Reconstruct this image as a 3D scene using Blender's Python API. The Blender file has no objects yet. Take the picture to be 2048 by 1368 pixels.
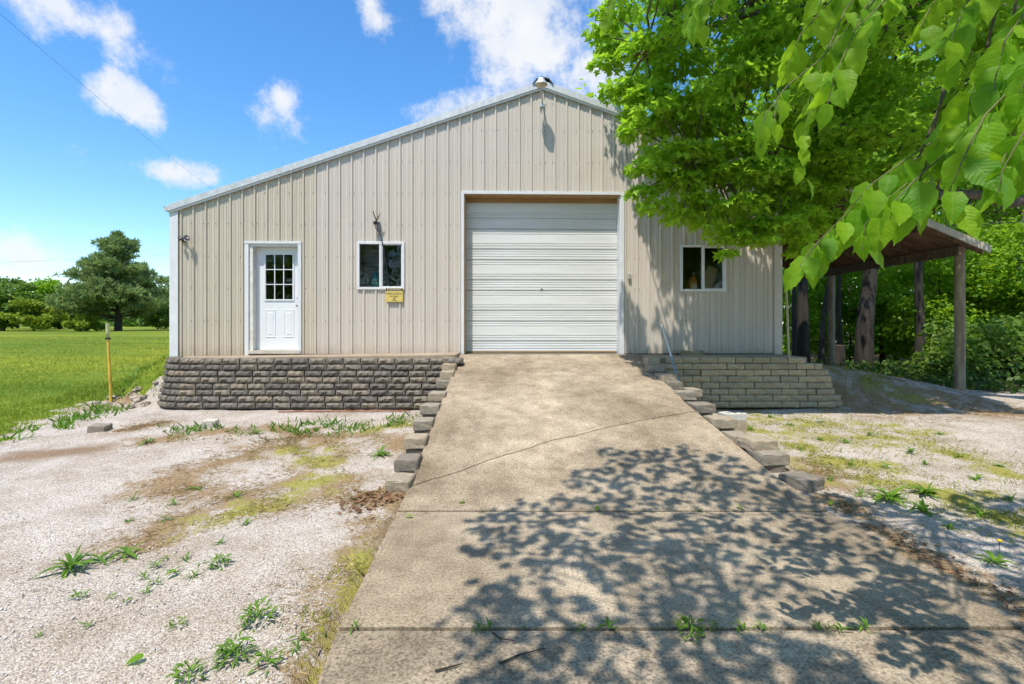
import bpy, bmesh, math, random
import numpy as np
from mathutils import Vector, Matrix, noise as mnoise

random.seed(7)
rng = np.random.default_rng(11)
scene = bpy.context.scene
COL = scene.collection

# ------------------------------------------------------------------ camera
F, CX, HY, EYE = 1000.0, 1024.0, 650.0, 1.6      # measured on the photograph (2048 wide)
cam_d = bpy.data.cameras.new('camera')
cam = bpy.data.objects.new('camera', cam_d); COL.objects.link(cam)
cam.location = (0, 0, EYE); cam.rotation_euler = (math.radians(90), 0, 0)
cam_d.sensor_width = 36.0; cam_d.lens = F / 2048 * 36.0
cam_d.shift_y = -(684 - HY) / 2048
cam_d.clip_start = 0.05; cam_d.clip_end = 3000
scene.camera = cam

# ------------------------------------------------------------------ light and sky
SUN = Vector((-0.20, -0.42, 1.0)).normalized()     # direction towards the sun
EXPOSURE = 0.36
scene.view_settings.view_transform = 'Standard'
scene.view_settings.look = 'None'
scene.view_settings.exposure = EXPOSURE
scene.view_settings.gamma = 1.0
scene.view_settings.use_curve_mapping = False
scene.cycles.use_adaptive_sampling = True; scene.cycles.adaptive_threshold = 0.03
scene.cycles.max_bounces = 5; scene.cycles.diffuse_bounces = 3; scene.cycles.glossy_bounces = 2; scene.cycles.transmission_bounces = 4; scene.cycles.transparent_max_bounces = 8
sl = bpy.data.lights.new('sun', 'SUN'); sl.energy = 4.5; sl.angle = math.radians(0.53); sl.color = (1.0, 0.94, 0.84)
so = bpy.data.objects.new('sun', sl); COL.objects.link(so)
so.rotation_euler = SUN.to_track_quat('Z', 'Y').to_euler(); so.location = (-6, -12, 30)

world = bpy.data.worlds.new('World'); scene.world = world; world.use_nodes = True
wn, wl = world.node_tree.nodes, world.node_tree.links
wn.clear()
world.cycles.sampling_method = 'MANUAL'; world.cycles.sample_map_resolution = 512
w_out = wn.new('ShaderNodeOutputWorld'); w_bg = wn.new('ShaderNodeBackground')
sky = wn.new('ShaderNodeTexSky'); sky.sky_type = 'NISHITA'; sky.sun_disc = False
sky.sun_elevation = math.asin(SUN.z); sky.sun_rotation = math.atan2(SUN.x, SUN.y)
sky.air_density = 1.0; sky.dust_density = 0.4; sky.ozone_density = 3.0
w_bg.inputs['Strength'].default_value = 0.14
wl.new(w_bg.outputs[0], w_out.inputs[0])

def wmath(op, a, b=None, c=None, clamp=False):
    n = wn.new('ShaderNodeMath'); n.operation = op; n.use_clamp = clamp
    for i, v in enumerate((a, b, c)):
        if v is None: continue
        if isinstance(v, (int, float)): n.inputs[i].default_value = v
        else: wl.new(v, n.inputs[i])
    return n.outputs[0]

wtc = wn.new('ShaderNodeTexCoord')
def cloud_blob(d, ha, hb, tilt=0.0, gain=1.0):
    d = Vector(d).normalized()
    t1 = Vector((0, 0, 1)).cross(d).normalized() * -1; t2 = t1.cross(d).normalized()
    if t2.z < 0: t2 = -t2
    c, s = math.cos(tilt), math.sin(tilt)
    a, b = t1 * c + t2 * s, t2 * c - t1 * s
    n = wn.new('ShaderNodeMapping'); n.vector_type = 'TEXTURE'; wl.new(wtc.outputs['Generated'], n.inputs['Vector'])
    n.inputs['Rotation'].default_value = Matrix((a, b, a.cross(b))).transposed().to_euler('XYZ'); n.inputs['Scale'].default_value = (ha, hb, 500)
    q = wn.new('ShaderNodeVectorMath'); q.operation = 'LENGTH'; wl.new(n.outputs[0], q.inputs[0])
    return wmath('MULTIPLY_ADD', q.outputs['Value'], -gain, gain)
def pdir(px, py): return ((px - CX) / F, 1.0, (HY - py) / F)
blobs = []
for px, py, hw, hh, tl, g in [(135, 22, 185, 72, -0.25, 1.0), (238, 192, 98, 50, -0.5, 1.0), (572, 205, 66, 70, -0.4, .95),
                              (340, 345, 150, 34, -0.05, .85), (750, 30, 38, 62, 0.5, .85), (1050, 80, 190, 150, -0.6, 1.25), (30, 505, 95, 52, -.5, 1.0),
                              (990, 210, 150, 60, .25, .95), (1180, 140, 100, 140, 0, .95), (40, 570, 170, 22, 0, .7)]:
    d = Vector(pdir(px, py)); n = d.length
    blobs.append(cloud_blob(d, hw / F / n * 1.12, hh / F / n * 1.15, tl, g))
for az, el, ha, hb in [(55, 42, .3, .16), (85, 25, .25, .1), (120, 50, .3, .2), (150, 22, .3, .1), (185, 38, .28, .17), (215, 65, .25, .2),
                       (240, 25, .3, .1), (275, 45, .3, .18), (300, 22, .2, .09), (20, 68, .3, .2), (320, 60, .2, .14)]:
    a, e = math.radians(az), math.radians(el)
    blobs.append(cloud_blob((math.sin(a) * math.cos(e), math.cos(a) * math.cos(e), math.sin(e)), ha, hb, 0.1))
acc = blobs[0]
for b in blobs[1:]: acc = wmath('MAXIMUM', acc, b)
def wnoise(scale, detail, rough):
    n = wn.new('ShaderNodeTexNoise'); n.inputs['Scale'].default_value = scale; n.inputs['Detail'].default_value = detail
    n.inputs['Roughness'].default_value = rough; wl.new(wtc.outputs['Generated'], n.inputs['Vector']); return n.outputs['Fac']
nz = wmath('SUBTRACT', wnoise(8.0, 8, 0.66), 0.5)
m = wmath('ADD', acc, wmath('MULTIPLY', nz, 3.3))
mr = wn.new('ShaderNodeMapRange'); mr.interpolation_type = 'SMOOTHSTEP'
wl.new(m, mr.inputs['Value']); mr.inputs['From Min'].default_value = 0.2; mr.inputs['From Max'].default_value = 0.95
dens = wmath('MULTIPLY', mr.outputs[0], wmath('ADD', 0.72, wmath('MULTIPLY', wnoise(14.0, 2, .5), 0.4)), clamp=True)
cmix = wn.new('ShaderNodeMix'); cmix.data_type = 'RGBA'
cl_col = wn.new('ShaderNodeMix'); cl_col.data_type = 'RGBA'
cl_col.inputs['A'].default_value = (4.5, 4.8, 5.3, 1); cl_col.inputs['B'].default_value = (5.7, 5.7, 5.7, 1)
wl.new(wnoise(5.0, 2, .5), cl_col.inputs['Factor'])
hsv = wn.new('ShaderNodeHueSaturation'); hsv.inputs['Saturation'].default_value = 1.27; hsv.inputs['Value'].default_value = 1.45; wl.new(sky.outputs[0], hsv.inputs['Color'])
wl.new(dens, cmix.inputs['Factor']); wl.new(hsv.outputs[0], cmix.inputs['A']); wl.new(cl_col.outputs['Result'], cmix.inputs['B'])
wl.new(cmix.outputs['Result'], w_bg.inputs['Color'])

# ------------------------------------------------------------------ helpers
def tag(o, label=None, cat=None, group=None, kind=None):
    if label: o['label'] = label
    if cat: o['category'] = cat
    if group: o['group'] = group
    if kind: o['kind'] = kind
    return o
def empty(name, loc=(0, 0, 0), rz=0.0, label=None, cat=None, group=None):
    o = bpy.data.objects.new(name, None); COL.objects.link(o); o.empty_display_size = 0.2
    o.location = loc; o.rotation_euler = (0, 0, rz)
    return tag(o, label, cat, group)
def put(name, me, mat, parent=None, loc=None, rot=None):
    o = bpy.data.objects.new(name, me); COL.objects.link(o)
    if mat is not None and len(me.materials) == 0: me.materials.append(mat)
    if parent: o.parent = parent
    if loc is not None: o.location = loc
    if rot is not None: o.rotation_euler = rot
    return o

class MB:
    def __init__(self): self.v = []; self.f = []; self.s = []
    def add(self, vs, fs, smooth=False):
        b = len(self.v); self.v += [tuple(p) for p in vs]
        for f in fs: self.f.append(tuple(b + i for i in f)); self.s.append(smooth)
        return self
    def box(self, x0, x1, y0, y1, z0, z1):
        vs = [(x0, y0, z0), (x1, y0, z0), (x1, y1, z0), (x0, y1, z0), (x0, y0, z1), (x1, y0, z1), (x1, y1, z1), (x0, y1, z1)]
        return self.add(vs, [(0, 3, 2, 1), (4, 5, 6, 7), (0, 1, 5, 4), (1, 2, 6, 5), (2, 3, 7, 6), (3, 0, 4, 7)])
    def prism(self, poly, ztop, zbot):
        n = len(poly)
        vs = [(x, y, ztop(x, y)) for x, y in poly] + [(x, y, zbot(x, y)) for x, y in poly]
        return self.add(vs, [tuple(range(n)), tuple(range(2 * n - 1, n - 1, -1))] + [(i, i + n, (i + 1) % n + n, (i + 1) % n) for i in range(n)])
    def tube(self, pts, radii, seg=8, cap=True):
        pts = [Vector(p) for p in pts]; n = len(pts)
        if isinstance(radii, (int, float)): radii = [radii] * n
        vs = []; up = Vector((0.31, 0.17, 0.93))
        for i, p in enumerate(pts):
            d = (pts[min(i + 1, n - 1)] - pts[max(i - 1, 0)])
            d = d.normalized() if d.length > 1e-9 else Vector((0, 0, 1))
            a = d.cross(up)
            if a.length < 0.05: a = d.cross(Vector((1, 0, 0)))
            a.normalize(); b = d.cross(a)
            for k in range(seg):
                t = 2 * math.pi * k / seg; vs.append(p + (a * math.cos(t) + b * math.sin(t)) * radii[i])
        fs = [(i * seg + k, i * seg + (k + 1) % seg, (i + 1) * seg + (k + 1) % seg, (i + 1) * seg + k) for i in range(n - 1) for k in range(seg)]
        self.add(vs, fs, True)
        if cap:
            self.add(vs[:seg], [tuple(range(seg))[::-1]]); self.add(vs[-seg:], [tuple(range(seg))])
        return self
    def lathe(self, prof, seg=16, origin=(0, 0, 0)):
        ox, oy, oz = origin; vs = []
        for r, z in prof:
            for k in range(seg):
                t = 2 * math.pi * k / seg; vs.append((ox + r * math.cos(t), oy + r * math.sin(t), oz + z))
        fs = [(i * seg + k, i * seg + (k + 1) % seg, (i + 1) * seg + (k + 1) % seg, (i + 1) * seg + k) for i in range(len(prof) - 1) for k in range(seg)]
        return self.add(vs, fs, True)
    def mesh(self, name):
        me = bpy.data.meshes.new(name); me.from_pydata(self.v, [], self.f); me.validate()
        if len(self.s) == len(me.polygons): me.polygons.foreach_set('use_smooth', self.s)
        me.update(); return me
    def build(self, name, mat, parent=None, loc=None, rot=None): return put(name, self.mesh(name), mat, parent, loc, rot)

def bevel(o, w=0.004, seg=2):
    m_ = o.modifiers.new('bevel', 'BEVEL'); m_.width = w; m_.segments = seg; m_.limit_method = 'ANGLE'; return o

def np_mesh(name, verts, faces_flat, sizes, attrs=None, smooth=False):
    me = bpy.data.meshes.new(name); nv = len(verts); npoly = len(sizes)
    me.vertices.add(nv); me.vertices.foreach_set('co', np.asarray(verts, np.float32).ravel())
    me.loops.add(len(faces_flat)); me.loops.foreach_set('vertex_index', np.asarray(faces_flat, np.int32))
    me.polygons.add(npoly); st = np.zeros(npoly, np.int32); st[1:] = np.cumsum(sizes)[:-1]
    me.polygons.foreach_set('loop_start', st)
    if smooth: me.polygons.foreach_set('use_smooth', np.ones(npoly, bool))
    me.update(calc_edges=True)
    for k, arr in (attrs or {}).items():
        a = me.attributes.new(k, 'FLOAT', 'POINT'); a.data.foreach_set('value', np.asarray(arr, np.float32))
    return me

# leaf templates: length along +Y from 0 to 1, normal +Z
def t_maple():
    out = [(0, 0), (.20, .06), (.46, -.04), (.30, .20), (.66, .46), (.27, .42), (.20, .60), (0, 1.08)]
    pts = out + [(-x, y) for x, y in out[-2:0:-1]]
    v = [(x, y, 0.16 * abs(x) - 0.18 * y * y) for x, y in pts]
    n = len(v); half = len(out)
    return np.array(v), [list(range(0, half)), [0] + list(range(half - 1, n))]
def t_oval():
    v = [(0, 0, 0), (.30, .30, .06), (.30, .62, .03), (0, 1, -.15), (-.30, .62, .03), (-.30, .30, .06)]
    return np.array(v), [[0, 1, 2, 3], [0, 3, 4, 5]]
def t_dia():
    v = [(0, 0, 0), (.36, .45, .07), (0, 1, -.1), (-.36, .45, .07)]
    return np.array(v), [[0, 1, 2], [0, 2, 3]]
def t_blade():
    v = [(-.035, 0, 0), (.035, 0, 0), (.03, .5, .06), (-.03, .5, .06), (0, 1, .02)]
    return np.array(v), [[0, 1, 2, 3], [3, 2, 4]]
T_MAPLE, T_OVAL, T_DIA, T_BLADE = t_maple(), t_oval(), t_dia(), t_blade()

def leaf_cloud(name, pos, direc, normal, size, tmpl, tint=None, width=None):
    tv, tf = tmpl; pos = np.asarray(pos, float); N = len(pos); K = len(tv)
    d = direc / np.linalg.norm(direc, axis=1, keepdims=True)
    n = normal - d * np.sum(normal * d, axis=1, keepdims=True); n /= np.linalg.norm(n, axis=1, keepdims=True) + 1e-9
    x = np.cross(d, n); size = np.asarray(size).reshape(N, 1, 1) * np.ones((N, 1, 1))
    w = 1.0 if width is None else np.asarray(width).reshape(N, 1, 1)
    V = pos[:, None, :] + size * (w * tv[None, :, 0:1] * x[:, None, :] + tv[None, :, 1:2] * d[:, None, :] + tv[None, :, 2:3] * n[:, None, :])
    off = (np.arange(N) * K)[:, None]
    one = np.concatenate([np.array(f) for f in tf]); F_ = (off + one[None, :]).ravel()
    sz = np.tile([len(f) for f in tf], N)
    if tint is None: tint = rng.random(N)
    return np_mesh(name, V.reshape(-1, 3), F_, sz, {'tint': np.repeat(tint, K)})

def rand_dirs(N, up=0.0, flat=1.0):
    v = rng.normal(size=(N, 3)); v[:, 2] = v[:, 2] * flat + up; return v / np.linalg.norm(v, axis=1, keepdims=True)

# ------------------------------------------------------------------ materials
def new_mat(name):
    m_ = bpy.data.materials.new(name); m_.use_nodes = True
    return m_, m_.node_tree.nodes, m_.node_tree.links, m_.node_tree.nodes['Principled BSDF']
def ramp(nodes, stops):
    r = nodes.new('ShaderNodeValToRGB'); e = r.color_ramp.elements
    e[0].position, e[0].color = stops[0][0], (*stops[0][1], 1); e[1].position, e[1].color = stops[-1][0], (*stops[-1][1], 1)
    for p, c in stops[1:-1]:
        q = e.new(p); q.color = (*c, 1)
    return r
def nnoise(nodes, links, scale, detail=4, rough=.55, vec=None, stretch=None, coord='Object', dist=0.0):
    tc = nodes.new('ShaderNodeTexCoord'); n = nodes.new('ShaderNodeTexNoise')
    n.inputs['Scale'].default_value = scale; n.inputs['Detail'].default_value = detail; n.inputs['Roughness'].default_value = rough
    n.inputs['Distortion'].default_value = dist
    src = tc.outputs[coord]
    if stretch:
        mp = nodes.new('ShaderNodeMapping'); mp.inputs['Scale'].default_value = stretch; links.new(src, mp.inputs[0]); src = mp.outputs[0]
    links.new(src, n.inputs['Vector']); return n.outputs['Fac']
def mixc(nodes, links, fac, a, b, mode='MIX'):
    n = nodes.new('ShaderNodeMix'); n.data_type = 'RGBA'; n.blend_type = mode
    for k, v in (('Factor', fac), ('A', a), ('B', b)):
        if isinstance(v, (int, float)): n.inputs[k].default_value = v
        elif isinstance(v, tuple): n.inputs[k].default_value = (*v, 1)
        else: links.new(v, n.inputs[k])
    return n.outputs['Result']
def add_bump(nodes, links, bsdf, h, strength=.3, dist=.01):
    b = nodes.new('ShaderNodeBump'); b.inputs['Strength'].default_value = strength; b.inputs['Distance'].default_value = dist
    links.new(h, b.inputs['Height']); links.new(b.outputs[0], bsdf.inputs['Normal']); return b
def simple(name, c, rough=.5, metal=0.0, var=0.15, scale=8, stretch=None, bump=0.0, coord='Object', spec=None, detail=5):
    m_, n, l, b = new_mat(name)
    f = nnoise(n, l, scale, detail, .6, stretch=stretch, coord=coord)
    lo = tuple(max(0, x * (1 - var)) for x in c); hi = tuple(min(1, x * (1 + var)) for x in c)
    r = ramp(n, [(.3, lo), (.7, hi)]); l.new(f, r.inputs[0]); l.new(r.outputs[0], b.inputs['Base Color'])
    b.inputs['Roughness'].default_value = rough; b.inputs['Metallic'].default_value = metal
    if spec is not None: b.inputs['Specular IOR Level'].default_value = spec
    if bump: add_bump(n, l, b, f, bump)
    return m_
def leaf_mat(name, dark, light, trans, tfac=.45, rough=.45):
    m_, n, l, b = new_mat(name)
    at = n.new('ShaderNodeAttribute'); at.attribute_name = 'tint'
    oi = n.new('ShaderNodeObjectInfo')
    ad = n.new('ShaderNodeMath'); ad.operation = 'MULTIPLY_ADD'; ad.inputs[1].default_value = .5
    l.new(oi.outputs['Random'], ad.inputs[0]); ad.inputs[1].default_value = .45; l.new(at.outputs['Fac'], ad.inputs[2])
    r = ramp(n, [(0.0, dark), (1.1, light)]); l.new(ad.outputs[0], r.inputs[0])
    l.new(r.outputs[0], b.inputs['Base Color']); b.inputs['Roughness'].default_value = rough; b.inputs['Specular IOR Level'].default_value = .22
    tr = n.new('ShaderNodeBsdfTranslucent'); tc = mixc(n, l, .7, r.outputs[0], trans); l.new(tc, tr.inputs[0])
    mx = n.new('ShaderNodeMixShader'); mx.inputs[0].default_value = tfac
    l.new(b.outputs[0], mx.inputs[1]); l.new(tr.outputs[0], mx.inputs[2]); l.new(mx.outputs[0], n['Material Output'].inputs[0])
    return m_

M = {}
def siding_mat(name, c):
    m_, n, l, b = new_mat(name)
    f1 = nnoise(n, l, 1.0, 6, .6, stretch=(6, 6, .35)); f2 = nnoise(n, l, .7, 3, .5)
    r = ramp(n, [(.3, tuple(x * .88 for x in c)), (.7, tuple(x * 1.06 for x in c))]); l.new(f1, r.inputs[0])
    c2 = mixc(n, l, f2, r.outputs[0], tuple(x * y for x, y in zip(c, (1.03, .97, .9))))
    sp = ramp(n, [(.66, (1, 1, 1)), (.74, (.72, .62, .5))]); l.new(nnoise(n, l, 22, 3, .6, stretch=(1, 1, .25)), sp.inputs[0])
    c3 = mixc(n, l, .35, c2, sp.outputs[0], 'MULTIPLY')
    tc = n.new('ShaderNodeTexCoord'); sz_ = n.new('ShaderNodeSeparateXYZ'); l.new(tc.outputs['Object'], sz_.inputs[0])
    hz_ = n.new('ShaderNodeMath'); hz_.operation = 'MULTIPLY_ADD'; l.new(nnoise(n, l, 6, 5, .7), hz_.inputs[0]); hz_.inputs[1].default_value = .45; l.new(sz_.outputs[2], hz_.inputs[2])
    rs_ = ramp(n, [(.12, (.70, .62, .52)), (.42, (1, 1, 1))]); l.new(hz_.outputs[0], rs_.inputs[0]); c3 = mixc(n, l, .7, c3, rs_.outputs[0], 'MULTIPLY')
    l.new(c3, b.inputs['Base Color']); b.inputs['Roughness'].default_value = .5; b.inputs['Specular IOR Level'].default_value = .35
    add_bump(n, l, b, nnoise(n, l, 2.2, 3), .22, .03)
    return m_
M['siding'] = siding_mat('siding_light', (.56, .515, .46))
M['siding_tan'] = siding_mat('siding_tan', (.52, .47, .38))
M['white'] = simple('white_trim', (.66, .66, .66), .4, var=.06, scale=5)
M['white_door'] = simple('white_paint', (.70, .71, .72), .35, var=.03, scale=3)
M['galv'] = simple('galvanised_trim', (.58, .57, .54), .42, .25, var=.16, scale=7, stretch=(2, 1, 1))
M['roof'] = simple('roof_metal', (.5, .5, .48), .4, .6, var=.1)
M['dark'] = simple('dark_interior', (.035, .035, .035), .9, var=.3)
M['wood_tan'] = simple('jamb_wood', (.36, .22, .10), .7, var=.25, scale=6, stretch=(1, 1, 12))
M['black'] = simple('black_plastic', (.02, .02, .022), .4)
M['brass'] = simple('aged_brass', (.28, .2, .1), .35, .8)
M['rust'] = simple('rusty_iron', (.25, .09, .04), .8, var=.4, scale=20)
M['overhead'] = None
m_, n, l, b = new_mat('overhead_door_steel')
f = nnoise(n, l, 1.2, 6, .6, stretch=(.6, 6, 6)); r = ramp(n, [(.25, (.60, .60, .57)), (.75, (.76, .755, .73))]); l.new(f, r.inputs[0])
sp = ramp(n, [(.62, (1, 1, 1)), (.78, (.7, .66, .58))]); l.new(nnoise(n, l, 5, 6, .7, stretch=(.5, 1, 3)), sp.inputs[0])
l.new(mixc(n, l, .5, r.outputs[0], sp.outputs[0], 'MULTIPLY'), b.inputs['Base Color']); b.inputs['Roughness'].default_value = .45
M['overhead'] = m_

def glass_mat(name, tint, refl=1.0):
    m_ = bpy.data.materials.new(name); m_.use_nodes = True; n, l = m_.node_tree.nodes, m_.node_tree.links
    n.remove(n['Principled BSDF'])
    t = n.new('ShaderNodeBsdfTransparent'); t.inputs[0].default_value = (*tint, 1)
    g = n.new('ShaderNodeBsdfGlossy'); g.inputs['Roughness'].default_value = .015
    fr = n.new('ShaderNodeFresnel'); fr.inputs[0].default_value = 1.65
    mx = n.new('ShaderNodeMixShader'); l.new(fr.outputs[0], mx.inputs[0])
    bp = n.new('ShaderNodeBump'); bp.inputs['Strength'].default_value = .04; bp.inputs['Distance'].default_value = .05
    l.new(nnoise(n, l, 3, 2), bp.inputs['Height']); l.new(bp.outputs[0], g.inputs['Normal'])
    l.new(t.outputs[0], mx.inputs[1]); l.new(g.outputs[0], mx.inputs[2]); l.new(mx.outputs[0], n['Material Output'].inputs[0]); return m_
M['glass'] = glass_mat('window_glass', (.86, .89, .88))
M['screen'] = simple('insect_screen', (.20, .185, .195), .7, var=.75, scale=7, stretch=(.6, 1, 9), detail=7)

def concrete_mat(name, base, dark, agg, rough_strength, stain):
    m_, n, l, b = new_mat(name)
    big = nnoise(n, l, .9, 6, .62); mid = nnoise(n, l, 5, 6, .65); fine = nnoise(n, l, 60, 5, .7)
    r1 = ramp(n, [(.34, dark), (.66, base)]); l.new(big, r1.inputs[0])
    r2 = ramp(n, [(.3, (.66, .63, .60)), (.5, (.98, .97, .96)), (.72, (1.28, 1.27, 1.26))]); l.new(mid, r2.inputs[0])
    c = mixc(n, l, .8, r1.outputs[0], r2.outputs[0], 'MULTIPLY')
    r3 = ramp(n, [(.34, (.42, .39, .36)), (.48, (.98, .98, .98)), (.64, (1.5, 1.48, 1.44))]); l.new(fine, r3.inputs[0])
    c = mixc(n, l, agg, c, r3.outputs[0], 'MULTIPLY')
    r4 = ramp(n, [(.60, (1, 1, 1)), (.72, stain)]); l.new(nnoise(n, l, 2.2, 5, .7, dist=.6), r4.inputs[0])
    c = mixc(n, l, .7, c, r4.outputs[0], 'MULTIPLY')
    vo = n.new('ShaderNodeTexVoronoi'); vo.inputs['Scale'].default_value = 75; tc = n.new('ShaderNodeTexCoord'); l.new(tc.outputs['Object'], vo.inputs['Vector'])
    r5 = ramp(n, [(.06, (1.35, 1.33, 1.3)), (.16, (1, 1, 1))]); l.new(vo.outputs['Distance'], r5.inputs[0])
    c = mixc(n, l, agg * .6, c, r5.outputs[0], 'MULTIPLY')
    # paler foot-worn streak down the middle, darker grime towards the left and right
    sx_ = n.new('ShaderNodeSeparateXYZ'); l.new(tc.outputs['Object'], sx_.inputs[0])
    wv = n.new('ShaderNodeMath'); wv.operation = 'MULTIPLY_ADD'; l.new(nnoise(n, l, 1.7, 5, .65), wv.inputs[0]); wv.inputs[1].default_value = 1.6; l.new(sx_.outputs[0], wv.inputs[2])
    r6 = ramp(n, [(.0, (.80, .77, .72)), (.45, (.98, .97, .96)), (.56, (1.22, 1.21, 1.2)), (.66, (1, 1, 1)), (1, (.9, .88, .85))])
    sc_ = n.new('ShaderNodeMapRange'); sc_.inputs['From Min'].default_value = -.4; sc_.inputs['From Max'].default_value = 2.6; l.new(wv.outputs[0], sc_.inputs['Value']); l.new(sc_.outputs[0], r6.inputs[0])
    c = mixc(n, l, .85, c, r6.outputs[0], 'MULTIPLY')
    l.new(c, b.inputs['Base Color']); b.inputs['Roughness'].default_value = .9; b.inputs['Specular IOR Level'].default_value = .2
    add_bump(n, l, b, fine, rough_strength, .006); return m_
M['conc'] = concrete_mat('ramp_concrete', (.40, .335, .25), (.215, .17, .118), .85, .45, (.72, .68, .62))
M['conc2'] = concrete_mat('slab_concrete', (.40, .335, .25), (.25, .203, .145), .85, .5, (.7, .66, .6))
M['conc3'] = concrete_mat('worn_slab_concrete', (.42, .35, .265), (.20, .165, .12), 1.0, .95, (.6, .56, .5))
M['porch'] = concrete_mat('porch_concrete', (.42, .35, .27), (.34, .28, .21), .5, .3, (.75, .7, .62))
def block_mat(name, lo, hi, stain, vr=.9):
    m_, n, l, b = new_mat(name)
    oi = n.new('ShaderNodeObjectInfo')
    f = nnoise(n, l, 14, 6, .7); r = ramp(n, [(.3, lo), (.7, hi)]); l.new(f, r.inputs[0])
    r2 = ramp(n, [(0, (.62, .62, .64)), (.5, (1, 1, 1)), (1, (1.35, 1.26, 1.12))]); l.new(oi.outputs['Random'], r2.inputs[0])
    c = mixc(n, l, vr, r.outputs[0], r2.outputs[0], 'MULTIPLY')
    r3 = ramp(n, [(.55, (1, 1, 1)), (.7, stain)]); l.new(nnoise(n, l, 5, 4, .6), r3.inputs[0]); c = mixc(n, l, .6, c, r3.outputs[0], 'MULTIPLY')
    l.new(c, b.inputs['Base Color']); b.inputs['Roughness'].default_value = .92; b.inputs['Specular IOR Level'].default_value = .15
    add_bump(n, l, b, nnoise(n, l, 45, 6, .75), .8, .012); return m_
M['blk_dark'] = block_mat('dark_split_block', (.085, .074, .062), (.27, .24, .20), (.7, .66, .6))
M['blk_tan'] = block_mat('tan_block', (.26, .22, .145), (.44, .375, .25), (.8, .78, .62), .45)
M['blk_grey'] = block_mat('grey_block', (.21, .18, .14), (.38, .33, .26), (.75, .7, .62))
def bark_mat(name, lo, hi):
    m_, n, l, b = new_mat(name)
    f = nnoise(n, l, 9, 7, .7, stretch=(1, 1, .16)); r = ramp(n, [(.35, lo), (.65, hi)]); l.new(f, r.inputs[0]); l.new(r.outputs[0], b.inputs['Base Color'])
    b.inputs['Roughness'].default_value = .9; add_bump(n, l, b, f, 1.0, .04); return m_
M['bark'] = bark_mat('bark', (.016, .013, .010), (.065, .052, .038))  # carport and canopy shade on the wood's trunks is put into this dark colour
M['limb_bark'] = bark_mat('limb_bark', (.06, .048, .034), (.20, .155, .105))
M['bark_pale'] = bark_mat('pale_bark', (.12, .10, .08), (.38, .33, .27))
M['post'] = bark_mat('weathered_post', (.20, .155, .10), (.42, .34, .23))
M['old_wood'] = bark_mat('old_timber', (.10, .065, .04), (.24, .15, .09))
M['maple'] = leaf_mat('maple_leaf', (.028, .13, .010), (.31, .50, .03), (.50, .82, .04), .5)
M['linden'] = leaf_mat('linden_leaf', (.035, .13, .012), (.21, .37, .022), (.44, .66, .02), .45, .6)
M['linden_near'] = leaf_mat('linden_leaf_veined', (.035, .18, .010), (.27, .46, .02), (.56, .88, .03), .52, .5)
M['twig'] = simple('green_twig', (.13, .12, .05), .7)
mt_ = M['linden_near']; n, l = mt_.node_tree.nodes, mt_.node_tree.links
tc = n.new('ShaderNodeTexCoord'); sx = n.new('ShaderNodeSeparateXYZ'); l.new(tc.outputs['Object'], sx.inputs[0])
def nm(op, a, b_=None):
    q = n.new('ShaderNodeMath'); q.operation = op
    for i, v in enumerate((a, b_)):
        if v is None: continue
        if isinstance(v, (int, float)): q.inputs[i].default_value = v
        else: l.new(v, q.inputs[i])
    return q.outputs[0]
ax = nm('ABSOLUTE', sx.outputs[0]); vn = nm('ABSOLUTE', nm('SUBTRACT', nm('FRACT', nm('MULTIPLY', nm('SUBTRACT', sx.outputs[1], nm('MULTIPLY', ax, .75)), 9.0)), .5))
vein = nm('MAXIMUM', nm('LESS_THAN', vn, .045), nm('LESS_THAN', ax, .012))
bs = n['Principled BSDF']; lk = bs.inputs['Base Color'].links[0]; src = lk.from_socket
blot = ramp(n, [(.3, (.72, .82, .7)), (.7, (1.2, 1.1, 1.05))]); l.new(nnoise(n, l, 3.5, 5, .65), blot.inputs[0])
c1 = mixc(n, l, 1.0, src, blot.outputs[0], 'MULTIPLY'); c2 = mixc(n, l, nm('MULTIPLY', vein, .35), c1, (.33, .45, .09)); l.new(c2, bs.inputs['Base Color'])
bpn = n.new('ShaderNodeBump'); bpn.inputs['Strength'].default_value = .12; bpn.inputs['Distance'].default_value = .02; l.new(nm('MULTIPLY', vn, 1.0), bpn.inputs['Height']); l.new(bpn.outputs[0], bs.inputs['Normal'])
M['forest'] = leaf_mat('forest_leaf', (.045, .14, .012), (.24, .42, .03), (.5, .74, .03), .5)
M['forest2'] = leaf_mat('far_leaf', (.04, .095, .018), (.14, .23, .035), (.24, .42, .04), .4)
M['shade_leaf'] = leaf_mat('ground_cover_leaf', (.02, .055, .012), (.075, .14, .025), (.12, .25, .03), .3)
M['yellowgreen'] = leaf_mat('yellow_green_leaf', (.12, .18, .015), (.27, .34, .03), (.36, .5, .03), .4)
M['pine'] = leaf_mat('pine_needle', (.07, .13, .045), (.27, .36, .13), (.34, .46, .12), .3, .5)
M['weed'] = leaf_mat('weed_leaf', (.04, .12, .012), (.14, .26, .025), (.2, .4, .03), .3)
M['grass'] = leaf_mat('grass_blade', (.07, .145, .012), (.34, .38, .05), (.3, .45, .03), .35)
M['moss'] = leaf_mat('mossy_grass', (.13, .15, .02), (.33, .34, .05), (.4, .42, .04), .3)
M['straw'] = leaf_mat('dry_straw', (.16, .09, .04), (.42, .30, .15), (.4, .3, .12), .15, .7)
M['dryleaf'] = leaf_mat('dead_leaf', (.07, .038, .022), (.27, .155, .085), (.3, .12, .05), .15, .7)

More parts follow.
